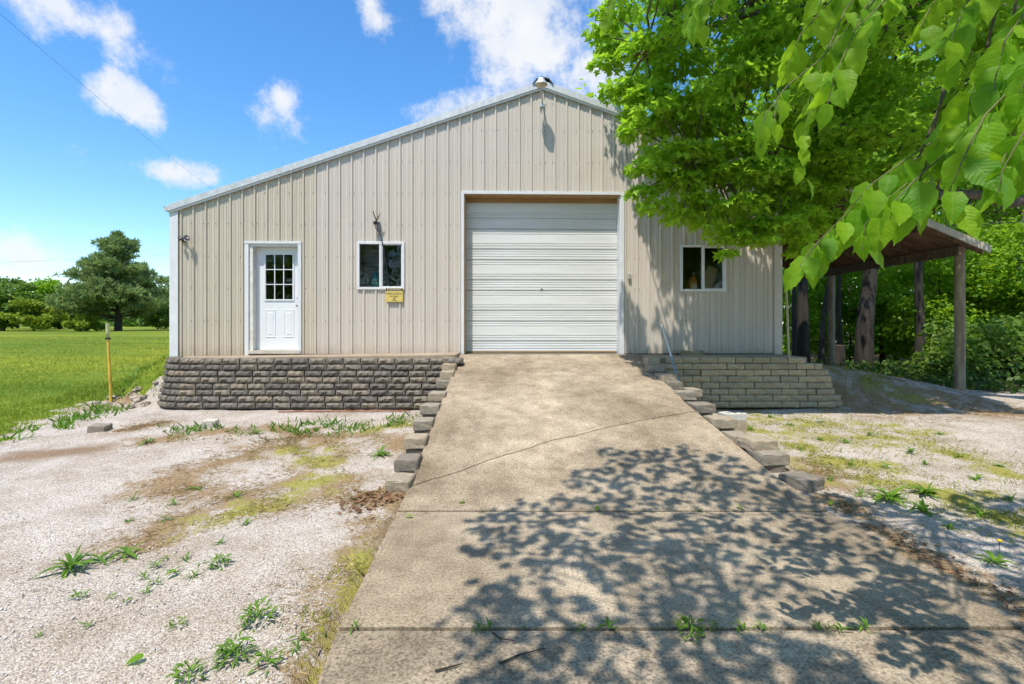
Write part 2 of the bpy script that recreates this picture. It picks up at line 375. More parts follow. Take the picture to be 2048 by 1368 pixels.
# ------------------------------------------------------------------ terrain
def sst(a, b, x):
    t = np.clip((x - a) / (b - a), 0, 1); return t * t * (3 - 2 * t)
WX0, WY0, WZ0, WROT = 0.589, 9.65, 1.06, math.radians(1.5)
def lz(y): return np.interp(y, [0, 6.5, 9, 12, 16, 25, 50, 100, 400, 2500], [-.03, .03, .17, .47, .78, .95, 1.1, 1.25, 1.6, 2])
def lawn_edge(y): return np.interp(y, [-5, 3, 5, 6.57, 8, 9.0, 9.7], [-5.6, -5.8, -6.3, -6.75, -7.35, -7.75, -7.8])
def gz(x, y):
    x = np.asarray(x, float); y = np.asarray(y, float)
    base = .15 * sst(4, 8.4, y)
    left = np.maximum(lz(y), base - .02)
    wl_ = sst(-6.2, -7.6, x)
    z = base * (1 - wl_) + left * wl_
    hill = sst(8.9, 9.5, y) * sst(-7.75, -6.45, x) * (1 - sst(-6.0, -5.0, x))
    z = z + (np.maximum(.97, z) - z) * hill
    back = sst(9.7, 11, y) * sst(-7.2, -6.6, x) * (1 - sst(5.0, 5.3, x)); z = z + (.85 - z) * back
    mound = sst(8.3, 10.2, y) * (1 - sst(6.0, 10.4, x)) * sst(4.9, 5.4, x) * (1 - .5 * sst(12, 17, y))
    z = z + .62 * mound
    far = sst(6, 9, x) * sst(11, 22, y); z = z - .55 * far
    # the driveway lies in a shallow cut
    inside = (x > -.95) & (x < 2.72) & (y < 9.2); z = np.where(inside, np.minimum(z, 0) - .09, z)
    return z
def gp(px, py, z0=None):
    """point of the ground seen at a photo pixel"""
    k = (px - CX) / F; t = (py - HY) / F; d = 1.5 / t
    for _ in range(30):
        z = float(gz(k * d, d)) if z0 is None else z0
        d = .5 * d + .5 * (EYE - z) / t
    return Vector((k * d, d, EYE - t * d))
def at(px, py, d): return Vector(((px - CX) / F * d, d, EYE - (py - HY) / F * d))

def poly_d(P, line):
    P = np.asarray(P); best = np.full(len(P), 1e9)
    for a, b in zip(line[:-1], line[1:]):
        a, b = np.array(a[:2]), np.array(b[:2]); ab = b - a; t = np.clip(((P - a) @ ab) / (ab @ ab), 0, 1)
        best = np.minimum(best, np.linalg.norm(P - (a + t[:, None] * ab), axis=1))
    return best
def gl(pts): return [gp(*p)[:2] for p in pts]
STRAW = [(gl([(300, 880), (400, 868), (560, 858), (640, 882)]), .22), (gl([(300, 985), (430, 925), (540, 895), (660, 888)]), .26),
         (gl([(250, 1095), (380, 1035), (520, 985), (640, 935), (680, 905)]), .20), (gl([(240, 860), (330, 845)]), .12), (gl([(330, 960), (450, 1000), (560, 1010), (700, 960)]), .22), (gl([(560, 880), (760, 870), (800, 900)]), .2), (gl([(215, 815), (290, 770), (312, 745)]), .3),
         (gl([(800, 965), (770, 1040), (715, 1130), (650, 1250), (600, 1368)]), .20), (gl([(760, 985), (700, 1000)]), .16),
         (gl([(1665, 1000), (1790, 1085), (1930, 1165), (2060, 1240)]), .17), (gl([(1620, 930), (1680, 970)]), .2), (gl([(1430, 815), (1700, 815)]), .22), (gl([(1690, 765), (1800, 785), (1950, 815), (2060, 830)]), .85)]
MOSS = [(gl([(560, 905), (650, 900), (640, 960), (560, 1000), (420, 1040)]), .22), (gl([(740, 860), (800, 850)]), .25),
        (gl([(745, 1100), (690, 1190), (630, 1300)]), .12), (gl([(1480, 835), (1600, 842), (1740, 850)]), .4), (gl([(1600, 905), (1720, 955), (1900, 985), (2040, 1040)]), .3),
        (gl([(1850, 890), (2040, 960)]), .3), (gl([(1520, 860), (1700, 880), (1850, 865)]), .3), (gl([(1560, 880), (1640, 930), (1760, 930)]), .3), (gl([(1950, 1010), (2048, 1060)]), .3), (gl([(1690, 770), (1800, 790)]), .3)]
STAIN = gl([(40, 912), (110, 905), (185, 897)])
def patch(P, sets, wob):
    w = np.zeros(len(P))
    for line, r in sets: w = np.maximum(w, 1 - poly_d(P, line) / (r * 2.9))
    return np.clip(w + wob, 0, 1)
def fnoise(P, s, oct=4, z=0.0): return np.array([mnoise.fractal(Vector((p[0] * s, p[1] * s, z)), 1.0, 2.0, oct) for p in P])

def axis(segs):
    out = []
    for a, b, n in segs: out += list(np.linspace(a, b, n, endpoint=False))
    return np.array(out + [segs[-1][1]])
gx = axis([(-2400, -300, 6), (-300, -60, 12), (-60, -12, 24), (-12, -8, 40), (-8, 8, 270), (8, 14, 60), (14, 60, 23), (60, 300, 12), (300, 2400, 6)])
gy = axis([(-2400, -200, 6), (-200, -20, 9), (-20, 1.2, 21), (1.2, 6, 100), (6, 11, 84), (11, 20, 45), (20, 60, 30), (60, 300, 16), (300, 2400, 6)])
GX, GY = np.meshgrid(gx, gy); PX = np.stack([GX.ravel(), GY.ravel()], 1)
Z = gz(PX[:, 0], PX[:, 1])
near = (np.abs(PX[:, 0]) < 16) & (PX[:, 1] > 0) & (PX[:, 1] < 22)
nn = np.zeros(len(PX)); n2 = np.zeros(len(PX)); n3 = np.zeros(len(PX))
nn[near] = fnoise(PX[near], .9); n2[near] = fnoise(PX[near], 3.1, 3, 5.0); n3[near] = fnoise(PX[near], 9.0, 2, 9.0)
Z = Z + near * (nn * .018 + n2 * .008 + n3 * .004) * (1 + .6 * ((PX[:, 0] < -7) | (PX[:, 0] > 6)))
nxx, nyy = len(gx), len(gy)
le = np.array([lawn_edge(y) for y in PX[:, 1]])
grass = sst(.15, -.25, PX[:, 0] - le + .5 * n2 + .25 * nn) * ((PX[:, 1] < 9.75) | (PX[:, 0] < -6.2))
grass = np.where((PX[:, 0] < -6.25) & (PX[:, 1] > 9.1 + .35 * n2), 1, grass)
rub = (PX[:, 0] > -7.75) & (PX[:, 1] > 8.4) & (PX[:, 1] < 9.15 + .25 * n2) & (PX[:, 0] < -6); grass = np.where(rub & (PX[:, 0] > -7.3 + .5 * n2), 0, grass)
grass = np.where((PX[:, 1] < -.5) & (PX[:, 0] < 3), grass, grass)
floor = sst(0, 1.2, np.maximum(PX[:, 1] - np.interp(PX[:, 0], [4, 5.6, 9, 10.5, 14], [13, 12, 11.3, 10.3, 8.6]) + n2 * .5, np.where(PX[:, 0] > 11.5, 1.0, -9))) * (PX[:, 0] > 5)
straw = np.zeros(len(PX)); moss = np.zeros(len(PX)); stain = np.zeros(len(PX))
straw[near] = patch(PX[near], STRAW, n2[near] * .55 - .25 + .2 * n3[near]); moss[near] = patch(PX[near], MOSS, n2[near] * .6 - .3 + .25 * n3[near])
stain[near] = np.clip(1 - poly_d(PX[near], STAIN) / .45 + .25 * n2[near], 0, 1)
fi = np.arange(nxx * nyy).reshape(nyy, nxx)
quads = np.stack([fi[:-1, :-1], fi[:-1, 1:], fi[1:, 1:], fi[1:, :-1]], -1).reshape(-1)
gme = np_mesh('ground', np.column_stack([PX, Z]), quads, np.full((nxx - 1) * (nyy - 1), 4), {'grass': grass, 'straw': straw, 'moss': moss, 'stain': stain, 'forest_floor': floor}, True)
m_, n, l, b = new_mat('gravel_and_lawn')
def attr(nm):
    a = n.new('ShaderNodeAttribute'); a.attribute_name = nm; return a.outputs['Fac']
def mapr(v, a, b_):
    q = n.new('ShaderNodeMapRange'); q.inputs['From Min'].default_value = a; q.inputs['From Max'].default_value = b_; q.interpolation_type = 'SMOOTHSTEP'; l.new(v, q.inputs['Value']); return q.outputs[0]
def addn(a, b_, k):
    q = n.new('ShaderNodeMath'); q.operation = 'MULTIPLY_ADD'; l.new(b_, q.inputs[0]); q.inputs[1].default_value = k; l.new(a, q.inputs[2]); return q.outputs[0]
tc = n.new('ShaderNodeTexCoord')
vo = n.new('ShaderNodeTexVoronoi'); vo.inputs['Scale'].default_value = 105; l.new(tc.outputs['Object'], vo.inputs['Vector'])
sepc = n.new('ShaderNodeSeparateColor'); l.new(vo.outputs['Color'], sepc.inputs[0])
rg = ramp(n, [(0, (.30, .272, .24)), (.3, (.51, .475, .43)), (.75, (.63, .598, .555)), (1, (.73, .71, .68))]); l.new(sepc.outputs[0], rg.inputs[0])
rd = ramp(n, [(.25, (1, 1, 1)), (.65, (.62, .57, .52))]); l.new(vo.outputs['Distance'], rd.inputs[0])
cg = mixc(n, l, .75, rg.outputs[0], rd.outputs[0], 'MULTIPLY')
rb = ramp(n, [(.33, (.74, .66, .57)), (.6, (1.04, 1.0, .97))]); l.new(nnoise(n, l, 1.6, 6, .65), rb.inputs[0]); cg = mixc(n, l, 1.0, cg, rb.outputs[0], 'MULTIPLY')
fn = nnoise(n, l, 26, 5, .7)
cen = n.new('ShaderNodeMath'); cen.operation = 'SUBTRACT'; l.new(fn, cen.inputs[0]); cen.inputs[1].default_value = .5
rs = ramp(n, [(.3, (.14, .085, .045)), (.7, (.40, .29, .165))]); l.new(nnoise(n, l, 45, 4, .7), rs.inputs[0])
cg = mixc(n, l, mapr(addn(attr('straw'), cen.outputs[0], 1.6), .25, .75), cg, rs.outputs[0])
rm = ramp(n, [(.3, (.17, .15, .035)), (.7, (.40, .37, .10))]); l.new(nnoise(n, l, 38, 4, .7), rm.inputs[0])
cg = mixc(n, l, mapr(addn(attr('moss'), cen.outputs[0], 1.8), .3, .8), cg, rm.outputs[0])
cg = mixc(n, l, mapr(attr('stain'), .1, .9), cg, (.24, .165, .105))
rgr = ramp(n, [(.25, (.07, .12, .014)), (.5, (.15, .205, .022)), (.8, (.26, .29, .04))])
l.new(nnoise(n, l, 7, 8, .75, stretch=(.5, 1, 1)), rgr.inputs[0])
rgb = ramp(n, [(.35, (.6, .75, .65)), (.5, (1.05, 1.0, .9)), (.65, (1.7, 1.3, .9))]); l.new(nnoise(n, l, .45, 5, .65, stretch=(.25, 1, 1)), rgb.inputs[0])
cgr = mixc(n, l, 1.0, rgr.outputs[0], rgb.outputs[0], 'MULTIPLY')
cg = mixc(n, l, mapr(addn(attr('grass'), cen.outputs[0], .8), .35, .65), cg, cgr)
rf = ramp(n, [(.3, (.04, .03, .018)), (.7, (.13, .10, .055))]); l.new(nnoise(n, l, 12, 5, .7), rf.inputs[0])
cg = mixc(n, l, mapr(addn(attr('forest_floor'), cen.outputs[0], .6), .3, .7), cg, rf.outputs[0])
l.new(cg, b.inputs['Base Color']); b.inputs['Roughness'].default_value = .95; b.inputs['Specular IOR Level'].default_value = .12
inv = n.new('ShaderNodeMath'); inv.operation = 'SUBTRACT'; inv.inputs[0].default_value = 1; l.new(vo.outputs['Distance'], inv.inputs[1])
add_bump(n, l, b, addn(inv.outputs[0], fn, .8), .7, .009)
tag(put('ground', gme, m_), kind='structure')

# ------------------------------------------------------------------ driveway: ramp and slabs
def rz(y): return float(np.interp(y, [4.30, 4.6, 5.0, 9.15, 9.45, 9.8], [0.004, .03, .095, .985, 1.045, 1.055]))
drive = tag(bpy.data.objects.new('driveway', None), kind='structure'); COL.objects.link(drive)
XL = lambda y: float(np.interp(y, [-4, 2.2, 2.64, 4.3, 4.8, 9.7], [-.80, -.868, -.918, -.985, -.99, -.985]))
XR = lambda y: float(np.interp(y, [-4, 2.7, 4.31, 5, 7, 9.7], [2.80, 2.79, 2.75, 2.63, 2.42, 2.42]))
crk = [(-1.02, None)]
CR = [gp(px, py, z0=None) for px, py in []]
cr_px = [(818, 972), (870, 955), (930, 938), (985, 916), (1045, 900), (1100, 880), (1150, 871), (1210, 855), (1270, 842), (1320, 833), (1390, 822), (1432, 808)]
def ramp_pt(px, py):
    k = (px - CX) / F; t = (py - HY) / F; d = 5
    for _ in range(60): d = .5 * d + .5 * (EYE - rz(d)) / t
    return (k * d, d)
CR = [ramp_pt(*p) for p in cr_px]
rr = random.Random(3)
CRJ = []
for (a, b_) in zip(CR[:-1], CR[1:]):
    for k in range(6):
        t = k / 6; CRJ.append((a[0] + (b_[0] - a[0]) * t, a[1] + (b_[1] - a[1]) * t + (rr.uniform(-.012, .012) if k else 0)))
CRJ.append(CR[-1]); CRJ[0] = (XL(CRJ[0][1]), CRJ[0][1]); CRJ[-1] = (XR(CRJ[-1][1]), CRJ[-1][1])
def slab(name, lo, hi, mat, zf):
    """lo, hi: lists of (x, y) from left to right; gridded sheet with thickness"""
    nx = 60
    def samp(c):
        c = np.array(c); s = np.linspace(c[0, 0], c[-1, 0], nx); return np.column_stack([s, np.interp(s, c[:, 0], c[:, 1])])
    lo, hi = samp(lo), samp(hi); ny = max(2, int(abs(hi[:, 1].mean() - lo[:, 1].mean()) / .12))
    vs = []
    for j in range(ny + 1):
        t = j / ny; p = lo * (1 - t) + hi * t
        if mat is not None:
            for i, (x, y) in enumerate(p):
                if i == 0: x = XL(y)
                if i == nx - 1: x = XR(y)
                e = .006 if (i in (0, nx - 1) or j in (0, ny)) else 0
                vs.append((x, y, zf(y) - e + .0022 * mnoise.noise((x * 2, y * 2, 3))))
    W = nx; fs = [(j * W + i, j * W + i + 1, (j + 1) * W + i + 1, (j + 1) * W + i) for j in range(ny) for i in range(W - 1)]
    ring = [i for i in range(W)] + [j * W + W - 1 for j in range(1, ny + 1)] + [ny * W + i for i in range(W - 2, -1, -1)] + [j * W for j in range(ny - 1, 0, -1)]
    nb = len(vs); vs += [(vs[i][0], vs[i][1], vs[i][2] - .14) for i in ring]; R = len(ring)
    fs += [(ring[(k + 1) % R], ring[k], nb + k, nb + (k + 1) % R) for k in range(R)]
    mb = MB().add(vs, fs, False); o = mb.build(name, mat, drive)
    return o
g = .010
slab('concrete_slab', [(x, y + g) for x, y in CRJ], [(XL(9.5), 9.50), (XR(9.5), 9.58)], M['conc'], rz)
j1 = 4.305
slab('concrete_slab', [(XL(4.3), j1 + g), (XR(4.3), j1 + g)], [(x, y - g) for x, y in CRJ], M['conc'], rz)
slab('concrete_slab', [(XL(2.65), 2.655), (XR(2.65), 2.665)], [(XL(4.3), j1 - g), (XR(4.3), j1 - g)], M['conc2'], lambda y: .0)
slab('concrete_slab', [(XL(-3), -3), (XR(-3), -3)], [(XL(2.6), 2.63), (XR(2.6), 2.638)], M['conc3'], lambda y: -.004)
# solid base under the ramp and steps under the edging blocks
mb = MB(); ys = np.linspace(4.4, 9.6, 27)
for a, b_ in zip(ys[:-1], ys[1:]):
    z = rz(a) - .10
    if z > -.05: mb.box(XL(a) + .01, XR(a) - .01, a, b_, -.1, max(z, -.04))
mb.build('ramp_base', M['conc2'], drive)

# ------------------------------------------------------------------ masonry blocks
def block_mesh(name, w, h, d, split, seed):
    """front face at y = 0 looking towards -y, x from -w/2 to w/2, z from 0 to h; rough split face"""
    r = random.Random(seed); nx, nz = (7, 3) if split else (5, 3); vs = []; fs = []
    for j in range(nz + 1):
        for i in range(nx + 1):
            x = -w / 2 + w * i / nx; z = h * j / nz; edge = i in (0, nx) or j in (0, nz)
            y = (.020 if edge else r.uniform(-.027, .008)) if split else (.01 if edge else r.uniform(-.010, .003))
            if edge: x *= .985; z = h * .03 + z * .93
            vs.append((x + (0 if edge else r.uniform(-.008, .008)), y, z + (0 if edge else r.uniform(-.005, .005))))
    W = nx + 1
    fs = [(j * W + i, j * W + i + 1, (j + 1) * W + i + 1, (j + 1) * W + i) for j in range(nz) for i in range(nx)]
    b = len(vs); vs += [(-w / 2 * .92, d, 0.004), (w / 2 * .92, d, .004), (w / 2 * .92, d, h * .985), (-w / 2 * .92, d, h * .985)]
    lo = [i for i in range(W)]; hi = [nz * W + i for i in range(W)]; le_ = [j * W for j in range(nz + 1)]; ri = [j * W + nx for j in range(nz + 1)]
    fs += [tuple(hi) + (b + 2, b + 3), tuple(lo[::-1]) + (b, b + 1), tuple(le_[::-1])[::-1] + (b + 3, b), tuple(ri[::-1]) + (b + 1, b + 2), (b + 1, b, b + 3, b + 2)]
    me = MB().add(vs, fs).mesh(name); bm_ = bmesh.new(); bm_.from_mesh(me); bmesh.ops.recalc_face_normals(bm_, faces=bm_.faces); bm_.to_mesh(me); bm_.free()
    return me
def loose_mesh(name, seed, sx=.22, sy=.31, sz=.118):
    r = random.Random(seed); bm_ = bmesh.new(); bmesh.ops.create_cube(bm_, size=1)
    for v in bm_.verts: v.co = Vector((v.co.x * sx, v.co.y * sy, (v.co.z + .5) * sz))
    for v in bm_.verts:
        if v.co.x > 0: v.co.y *= .9
    bmesh.ops.subdivide_edges(bm_, edges=bm_.edges[:], cuts=2, use_grid_fill=True)
    bmesh.ops.bevel(bm_, geom=[e for e in bm_.edges if e.calc_face_angle(0) > .7], offset=.008, segments=2, affect='EDGES')
    for v in bm_.verts: v.co += Vector((r.uniform(-1, 1), r.uniform(-1, 1), r.uniform(-.6, .6))) * .0035
    me = bpy.data.meshes.new(name); bm_.to_mesh(me); bm_.free(); return me

def path_point(path, s):
    for a, b_ in zip(path[:-1], path[1:]):
        L = (Vector(b_) - Vector(a)).length
        if s <= L: 
            d = (Vector(b_) - Vector(a)) / L; return Vector(a) + d * s, d
        s -= L
    d = (Vector(path[-1]) - Vector(path[-2])).normalized(); return Vector(path[-1]) + d * s, d
def plen(path): return sum((Vector(b_) - Vector(a)).length for a, b_ in zip(path[:-1], path[1:]))
CH = .107
SPLIT = [block_mesh('split_block', .288, CH, .2, True, i) for i in range(9)]
SPLITN = [block_mesh('narrow_split_block', .20, CH, .2, True, 40 + i) for i in range(4)]
for me in SPLIT + SPLITN: me.materials.append(M['blk_dark'])
PLAIN = [block_mesh('tan_block', .293, CH, .2, False, 70 + i) for i in range(6)]
for me in PLAIN: me.materials.append(M['blk_tan'])
rw = empty('retaining_wall', (-3.6, 8.6, .17), 0, 'dark grey split-face block retaining wall left of the concrete ramp', 'retaining wall')
o0 = Vector((-3.6, 8.6, .17))
for c in range(8):
    sb = .018 * c - .03; z = .17 + CH * c
    arc = [(-5.62 + sb * 0 - (.76 - sb) * math.sin(t), 9.31 - (.76 - sb) * math.cos(t)) for t in np.linspace(math.pi * .56, 0, 9)]
    path = [Vector((*p, 0)) for p in arc] + [Vector((-1.02, 8.55 + sb, 0))]
    L = plen(path); s = .15 + (.15 if c % 2 else 0.0)
    while s < L + .05:
        p, d = path_point(path, s); cur = abs(d.y) > .05
        me = random.choice(SPLITN if cur else SPLIT)
        o = put('block', me, None, rw, Vector((p.x, p.y, z)) - o0 + Vector((0, random.uniform(-.008, .006), 0)), (0, random.uniform(-.012, .012), math.atan2(d.y, d.x) + random.uniform(-.02, .02)))
        o.scale = (1, 1, random.uniform(.97, 1.0)); s += .203 if cur else .299 + random.uniform(-.002, .003)
rw2 = empty('retaining_wall', (4.0, 8.6, .19), 0, 'tan smooth-faced block retaining wall right of the ramp, stepped at its end', 'retaining wall')
o0 = Vector((4.0, 8.6, .19)); ends = [5.72, 5.66, 5.58, 5.52, 5.50, 5.48, 5.35, 5.06]
for c in range(8):
    sb = .014 * c - .02; z = .19 + CH * c; x = 2.5 + (.15 if c % 2 else 0)
    while x < ends[c] - .05:
        w = min(.302, ends[c] - x); yy = 8.55 + sb + max(0, x - 5.15) ** 2 * .55
        o = put('block', random.choice(PLAIN), None, rw2, Vector((x + w / 2, yy + random.uniform(-.014, .010), z)) - o0, (0, random.uniform(-.012, .012), max(0, x - 5.15) * .7 + random.uniform(-.04, .04)))
        o.scale = (w / .302, 1, .985); x += w
# porch slab behind the walls
porch = tag(bpy.data.objects.new('porch_slab', None), kind='structure'); COL.objects.link(porch)
MB().prism([(-6.2, 9.3), (-6.05, 8.98), (-5.7, 8.76), (-1.0, 8.76), (-.995, 9.62), (-6.2, 9.46)], lambda x, y: 1.012 + .012 * (x + 6), lambda x, y: .1).build('concrete_slab', M['porch'], porch)
MB().prism([(2.43, 8.76), (5.05, 8.76), (5.25, 8.9), (5.25, 9.72), (2.43, 9.66)], lambda x, y: 1.028, lambda x, y: .1).build('concrete_slab', M['porch'], porch)

LOOSE = [loose_mesh('edging_block', i) for i in range(6)]
for me in LOOSE: me.materials.append(M['blk_grey'])
ords = ['lowest', 'second lowest', 'third lowest', 'fourth lowest', 'fifth lowest', 'fifth from the top', 'fourth from the top', 'third from the top', 'second from the top', 'topmost']
LB = [(768, 818, 989, 0), (785, 833, 945, .1), (804, 849, 899, .2), (822, 862, 862, .3), (838, 876, 830, .4), (854, 889, 804, .5), (870, 899, 777, .6), (877, 905, 759, .72), (882, 910, 743, .82), (884, 910, 729, .915)]
supp = MB()
for i, (x0, x1, yb, z) in enumerate(LB):
    d = (EYE - z) / ((yb - HY) / F); d = max(d, 4.72)
    xc = (x0 + x1) / 2; X = (xc - CX) / F * d
    o = put('edging_block', LOOSE[i % 6], None, None, (X + .01, d + .16, z), (0, 0, random.uniform(-.06, .06)))
    o.scale = ((x1 - x0) / F * d / .22 * .97, 1, 1)
    tag(o, f'{ords[i]} grey concrete block stepping up the left edge of the ramp', 'concrete block', 'edging blocks along the ramp')
    if z > .05: supp.box(X - .09, XL(d) + .0, d + .03, d + .50, .0, z - .004)
RB = [(1580, 1664, 986, 0, 'lowest long grey block lying at the foot of the ramp right edge'), (1517, 1584, 932, .1, 'grey block next above the lowest long one on the ramp right edge'),
      (1496, 1560, 904, .2, 'dark-faced block sitting on top of two others midway down the ramp right edge'), (1462, 1509, 893, .2, 'block tucked behind the dark-faced one on the ramp right edge'),
      (1423, 1477, 858, .3, 'pale block beside the broken hollow block on the ramp right edge'), (1384, 1434, 827, .4, 'pale flat block just above the broken hollow block, ramp right edge'),
      (1352, 1397, 801, .5, 'fifth block from the top of the ramp right edge'), (1333, 1368, 780, .6, 'fourth block from the top of the ramp right edge, below the pole tip'),
      (1319, 1358, 764, .7, 'pale third block from the top of the ramp right edge under the pole'), (1297, 1334, 744, .82, 'second block from the top of the ramp right edge'),
      (1294, 1322, 730, .925, 'topmost block of the ramp right edge beside the porch')]
for i, (x0, x1, yb, z, lab) in enumerate(RB):
    d = (EYE - z) / ((yb - HY) / F); X = ((x0 + x1) / 2 - CX) / F * d
    w = (x1 - x0) / F * d
    o = put('edging_block', LOOSE[(i * 5 + 2) % 6], None, None, (X, d + .15, z), (0, 0, [.5, .12, .2, .1, .06, .1, 0, .05, 0, 0, 0][i] + random.uniform(-.05, .05)))
    o.scale = (w / .22 * (.72 if i == 0 else .92), 1, 1)
    tag(o, lab, 'concrete block', 'edging blocks along the ramp')
    if z > .05: supp.box(max(XR(d), X - .12), X + .12, d + .02, d + .45, .0, z - .004)
supp.build('block_footing', M['blk_grey'], drive)
# broken hollow block and loose stones
mb = MB(); mb.box(-.15, .15, -.10, -.06, 0, .1); mb.box(-.15, -.11, -.06, .1, 0, .1); mb.box(.11, .15, -.06, .06, 0, .085); mb.box(-.11, .0, .06, .1, 0, .1); mb.box(-.02, .02, -.06, .06, 0, .095)
p = at(1465, 832, 6.75)
o = bevel(mb.build('broken_block', simple('pale_block', (.55, .52, .45), .9, bump=.4, scale=30), None, (p.x, p.y, .32), (0, 0, .3)), .008)
tag(o, 'pale broken hollow concrete block at the ramp right edge', 'concrete block')
supp2 = MB().box(p.x - .14, p.x + .14, p.y - .1, p.y + .1, .05, .318).build('block_footing', M['blk_grey'], drive)
p = at(1361, 783, 7.9); o = put('edging_block', LOOSE[3], None, None, (2.78, 7.75, .50), (0, 0, .2)); tag(o, 'block half hidden behind the stepped blocks below the pole tip', 'concrete block', 'edging blocks along the ramp')
MB().box(2.70, 2.86, 7.65, 7.85, .1, .497).build('block_footing', M['blk_grey'], drive)
for nm, px, py, s, lab in [('loose_block', 191, 864, (.95, .7, .85), 'small grey block lying at the edge of the lawn'), ('loose_block', 414, 858, (.8, .6, 1.1), 'pale broken stone sitting among weeds on the gravel')]:
    p = gp(px, py); o = put(nm, loose_mesh(nm, px), M['blk_grey'] if px < 300 else simple('pale_stone', (.5, .45, .38), .9, bump=.4, scale=20), None, p + Vector((0, .08, -.015)), (.05, .04, .2)); o.scale = s
    tag(o, lab, 'stone block')

# ------------------------------------------------------------------ the metal building
bld = empty('metal_building', (WX0, WY0, WZ0), WROT, 'beige ribbed metal workshop with gable roof and overhead door', 'building')
cW, sW = math.cos(WROT), math.sin(WROT)
def B(px, py=HY):
    k = (px - CX) / F; u = (k * WY0 - WX0) / (cW - k * sW); Y = WY0 + u * sW
    return u, EYE - (py - HY) / F * Y - WZ0
def Bu(px): return B(px)[0]
def BM(px, py): u, w = B(px, py); return w
uL, uR = Bu(344), Bu(1560)
SL = .343; RIDGE = BM(1085, 166)
def roofw(u): return RIDGE - SL * abs(u)
holes = []   # (u0, u1, w0, w1)
D0, D1, DT = Bu(497), Bu(602), BM(550, 487)
holes.append((D0, D1, -.3, DT))
W1 = (Bu(716), Bu(808), BM(760, 578), BM(760, 485)); holes.append(W1)
W2 = (Bu(1361), Bu(1450), BM(1405, 582), BM(1405, 491)); holes.append(W2)
G0, G1, GT = Bu(927), Bu(1243), BM(1085, 388); holes.append((G0, G1, -.3, GT))
RIBS = .2286; lap0 = Bu(704)
def profile(u):
    """outward offset of the sheet at u"""
    t = (u - lap0) / RIBS; t = (t - math.floor(t + .5)) * RIBS; a = abs(t)
    if a < .013: return .028
    if a < .026: return .028 * (.026 - a) / .013
    for c_ in (.055, .085):
        if abs(a - c_) < .0125: return .006 * (1 - max(0, abs(a - c_) - .009) / .0035)
    return 0.0
brk = [0, .013, .026, .0425, .046, .064, .0675, .0725, .076, .094, .0975]
def strip_panel(ua, ub):
    us = {ua, ub}
    k0 = math.floor((ua - lap0) / RIBS) - 1
    for k in range(k0, k0 + 8):
        for q in brk:
            for s in (-1, 1):
                u = lap0 + k * RIBS + s * q
                if ua + 1e-4 < u < ub - 1e-4: us.add(round(u, 5))
    for h in holes:
        for u in h[:2]:
            if ua < u < ub: us.add(u)
    if ua < 0 < ub: us.add(0.0)
    us = sorted(us); mb = MB()
    for a, b_ in zip(us[:-1], us[1:]):
        if b_ - a < 1e-5: continue
        mid = (a + b_) / 2; bot = -.085 if mid < D0 else -.012
        top = lambda u: roofw(u) - .05
        segs = [(bot, None)]
        for h in holes:
            if h[0] < mid < h[1]:
                segs = [(bot, h[2]), (h[3], None)] if h[2] > bot else [(h[3], None)]
        ya, yb = -profile(a + 1e-6), -profile(b_ - 1e-6)
        for w0, w1 in segs:
            ta, tb = (top(a), top(b_)) if w1 is None else (w1, w1)
            mb.add([(a, ya, w0), (b_, yb, w0), (b_, yb, tb), (a, ya, ta)], [(0, 1, 2, 3)])
    return mb
edges = [lap0 + RIBS * 4 * k for k in range(-12, 14)]; tintedge = lap0 - RIBS * 3
edges = sorted(set([e for e in edges if uL + .05 < e < uR - .05] + [tintedge]))
edges = [uL] + [e for e in edges if e > tintedge - .01 or True] + [uR]
for a, b_ in zip(edges[:-1], edges[1:]):
    if b_ - a < .1: continue
    strip_panel(a, b_).build('wall_panel', M['siding_tan'] if (a + b_) / 2 < tintedge else M['siding'], bld)
# fastener rows (too small to pick apart singly)
mb = MB(); rows = [BM(800, y) for y in (641, 577, 514, 449, 387, 323, 259, 205)]
k = -40
for k in range(-40, 30):
    u = lap0 + k * RIBS
    if u < uL + .08 or u > uR - .08: continue
    for w in rows:
        if w > roofw(u) - .3: continue
        for du in ((-.045, .042) if k % 4 == 0 else (-.045,)):
            uu = u + du; ww = w + random.uniform(-.008, .008)
            if any(h[0] - .05 < uu < h[1] + .05 and h[2] - .05 < ww < h[3] + .05 for h in holes): continue
            mb.box(uu - .006, uu + .006, -.012, .001, ww - .006, ww + .006)
tag(mb.build('fastener_heads', simple('screw_head', (.10, .08, .06), .6), bld), kind='stuff')
# other walls, interior floor, roof
BD = 15.0
mb = MB(); mb.add([(uL, 0, -.9), (uL, BD, -.9), (uL, BD, roofw(uL) - .05), (uL, 0, roofw(uL) - .05)], [(0, 3, 2, 1)])
mb.build('side_wall', M['siding_tan'], bld)
mb = MB(); mb.add([(uR, 0.01, -.9), (uR, BD, -.9), (uR, BD, roofw(uR) - .05), (uR, 0.01, roofw(uR) - .05)], [(0, 1, 2, 3)]); mb.build('side_wall', M['siding'], bld)
mb = MB(); mb.add([(uL, BD, -.9), (uR, BD, -.9), (uR, BD, roofw(uR)), (0, BD, RIDGE), (uL, BD, roofw(uL))], [(4, 3, 2, 1, 0)]); mb.build('back_wall', M['siding'], bld)
MB().box(uL + .02, uR - .02, .03, BD - .05, -.3, -.02).build('interior_floor', simple('shop_floor', (.18, .17, .16), .8), bld)
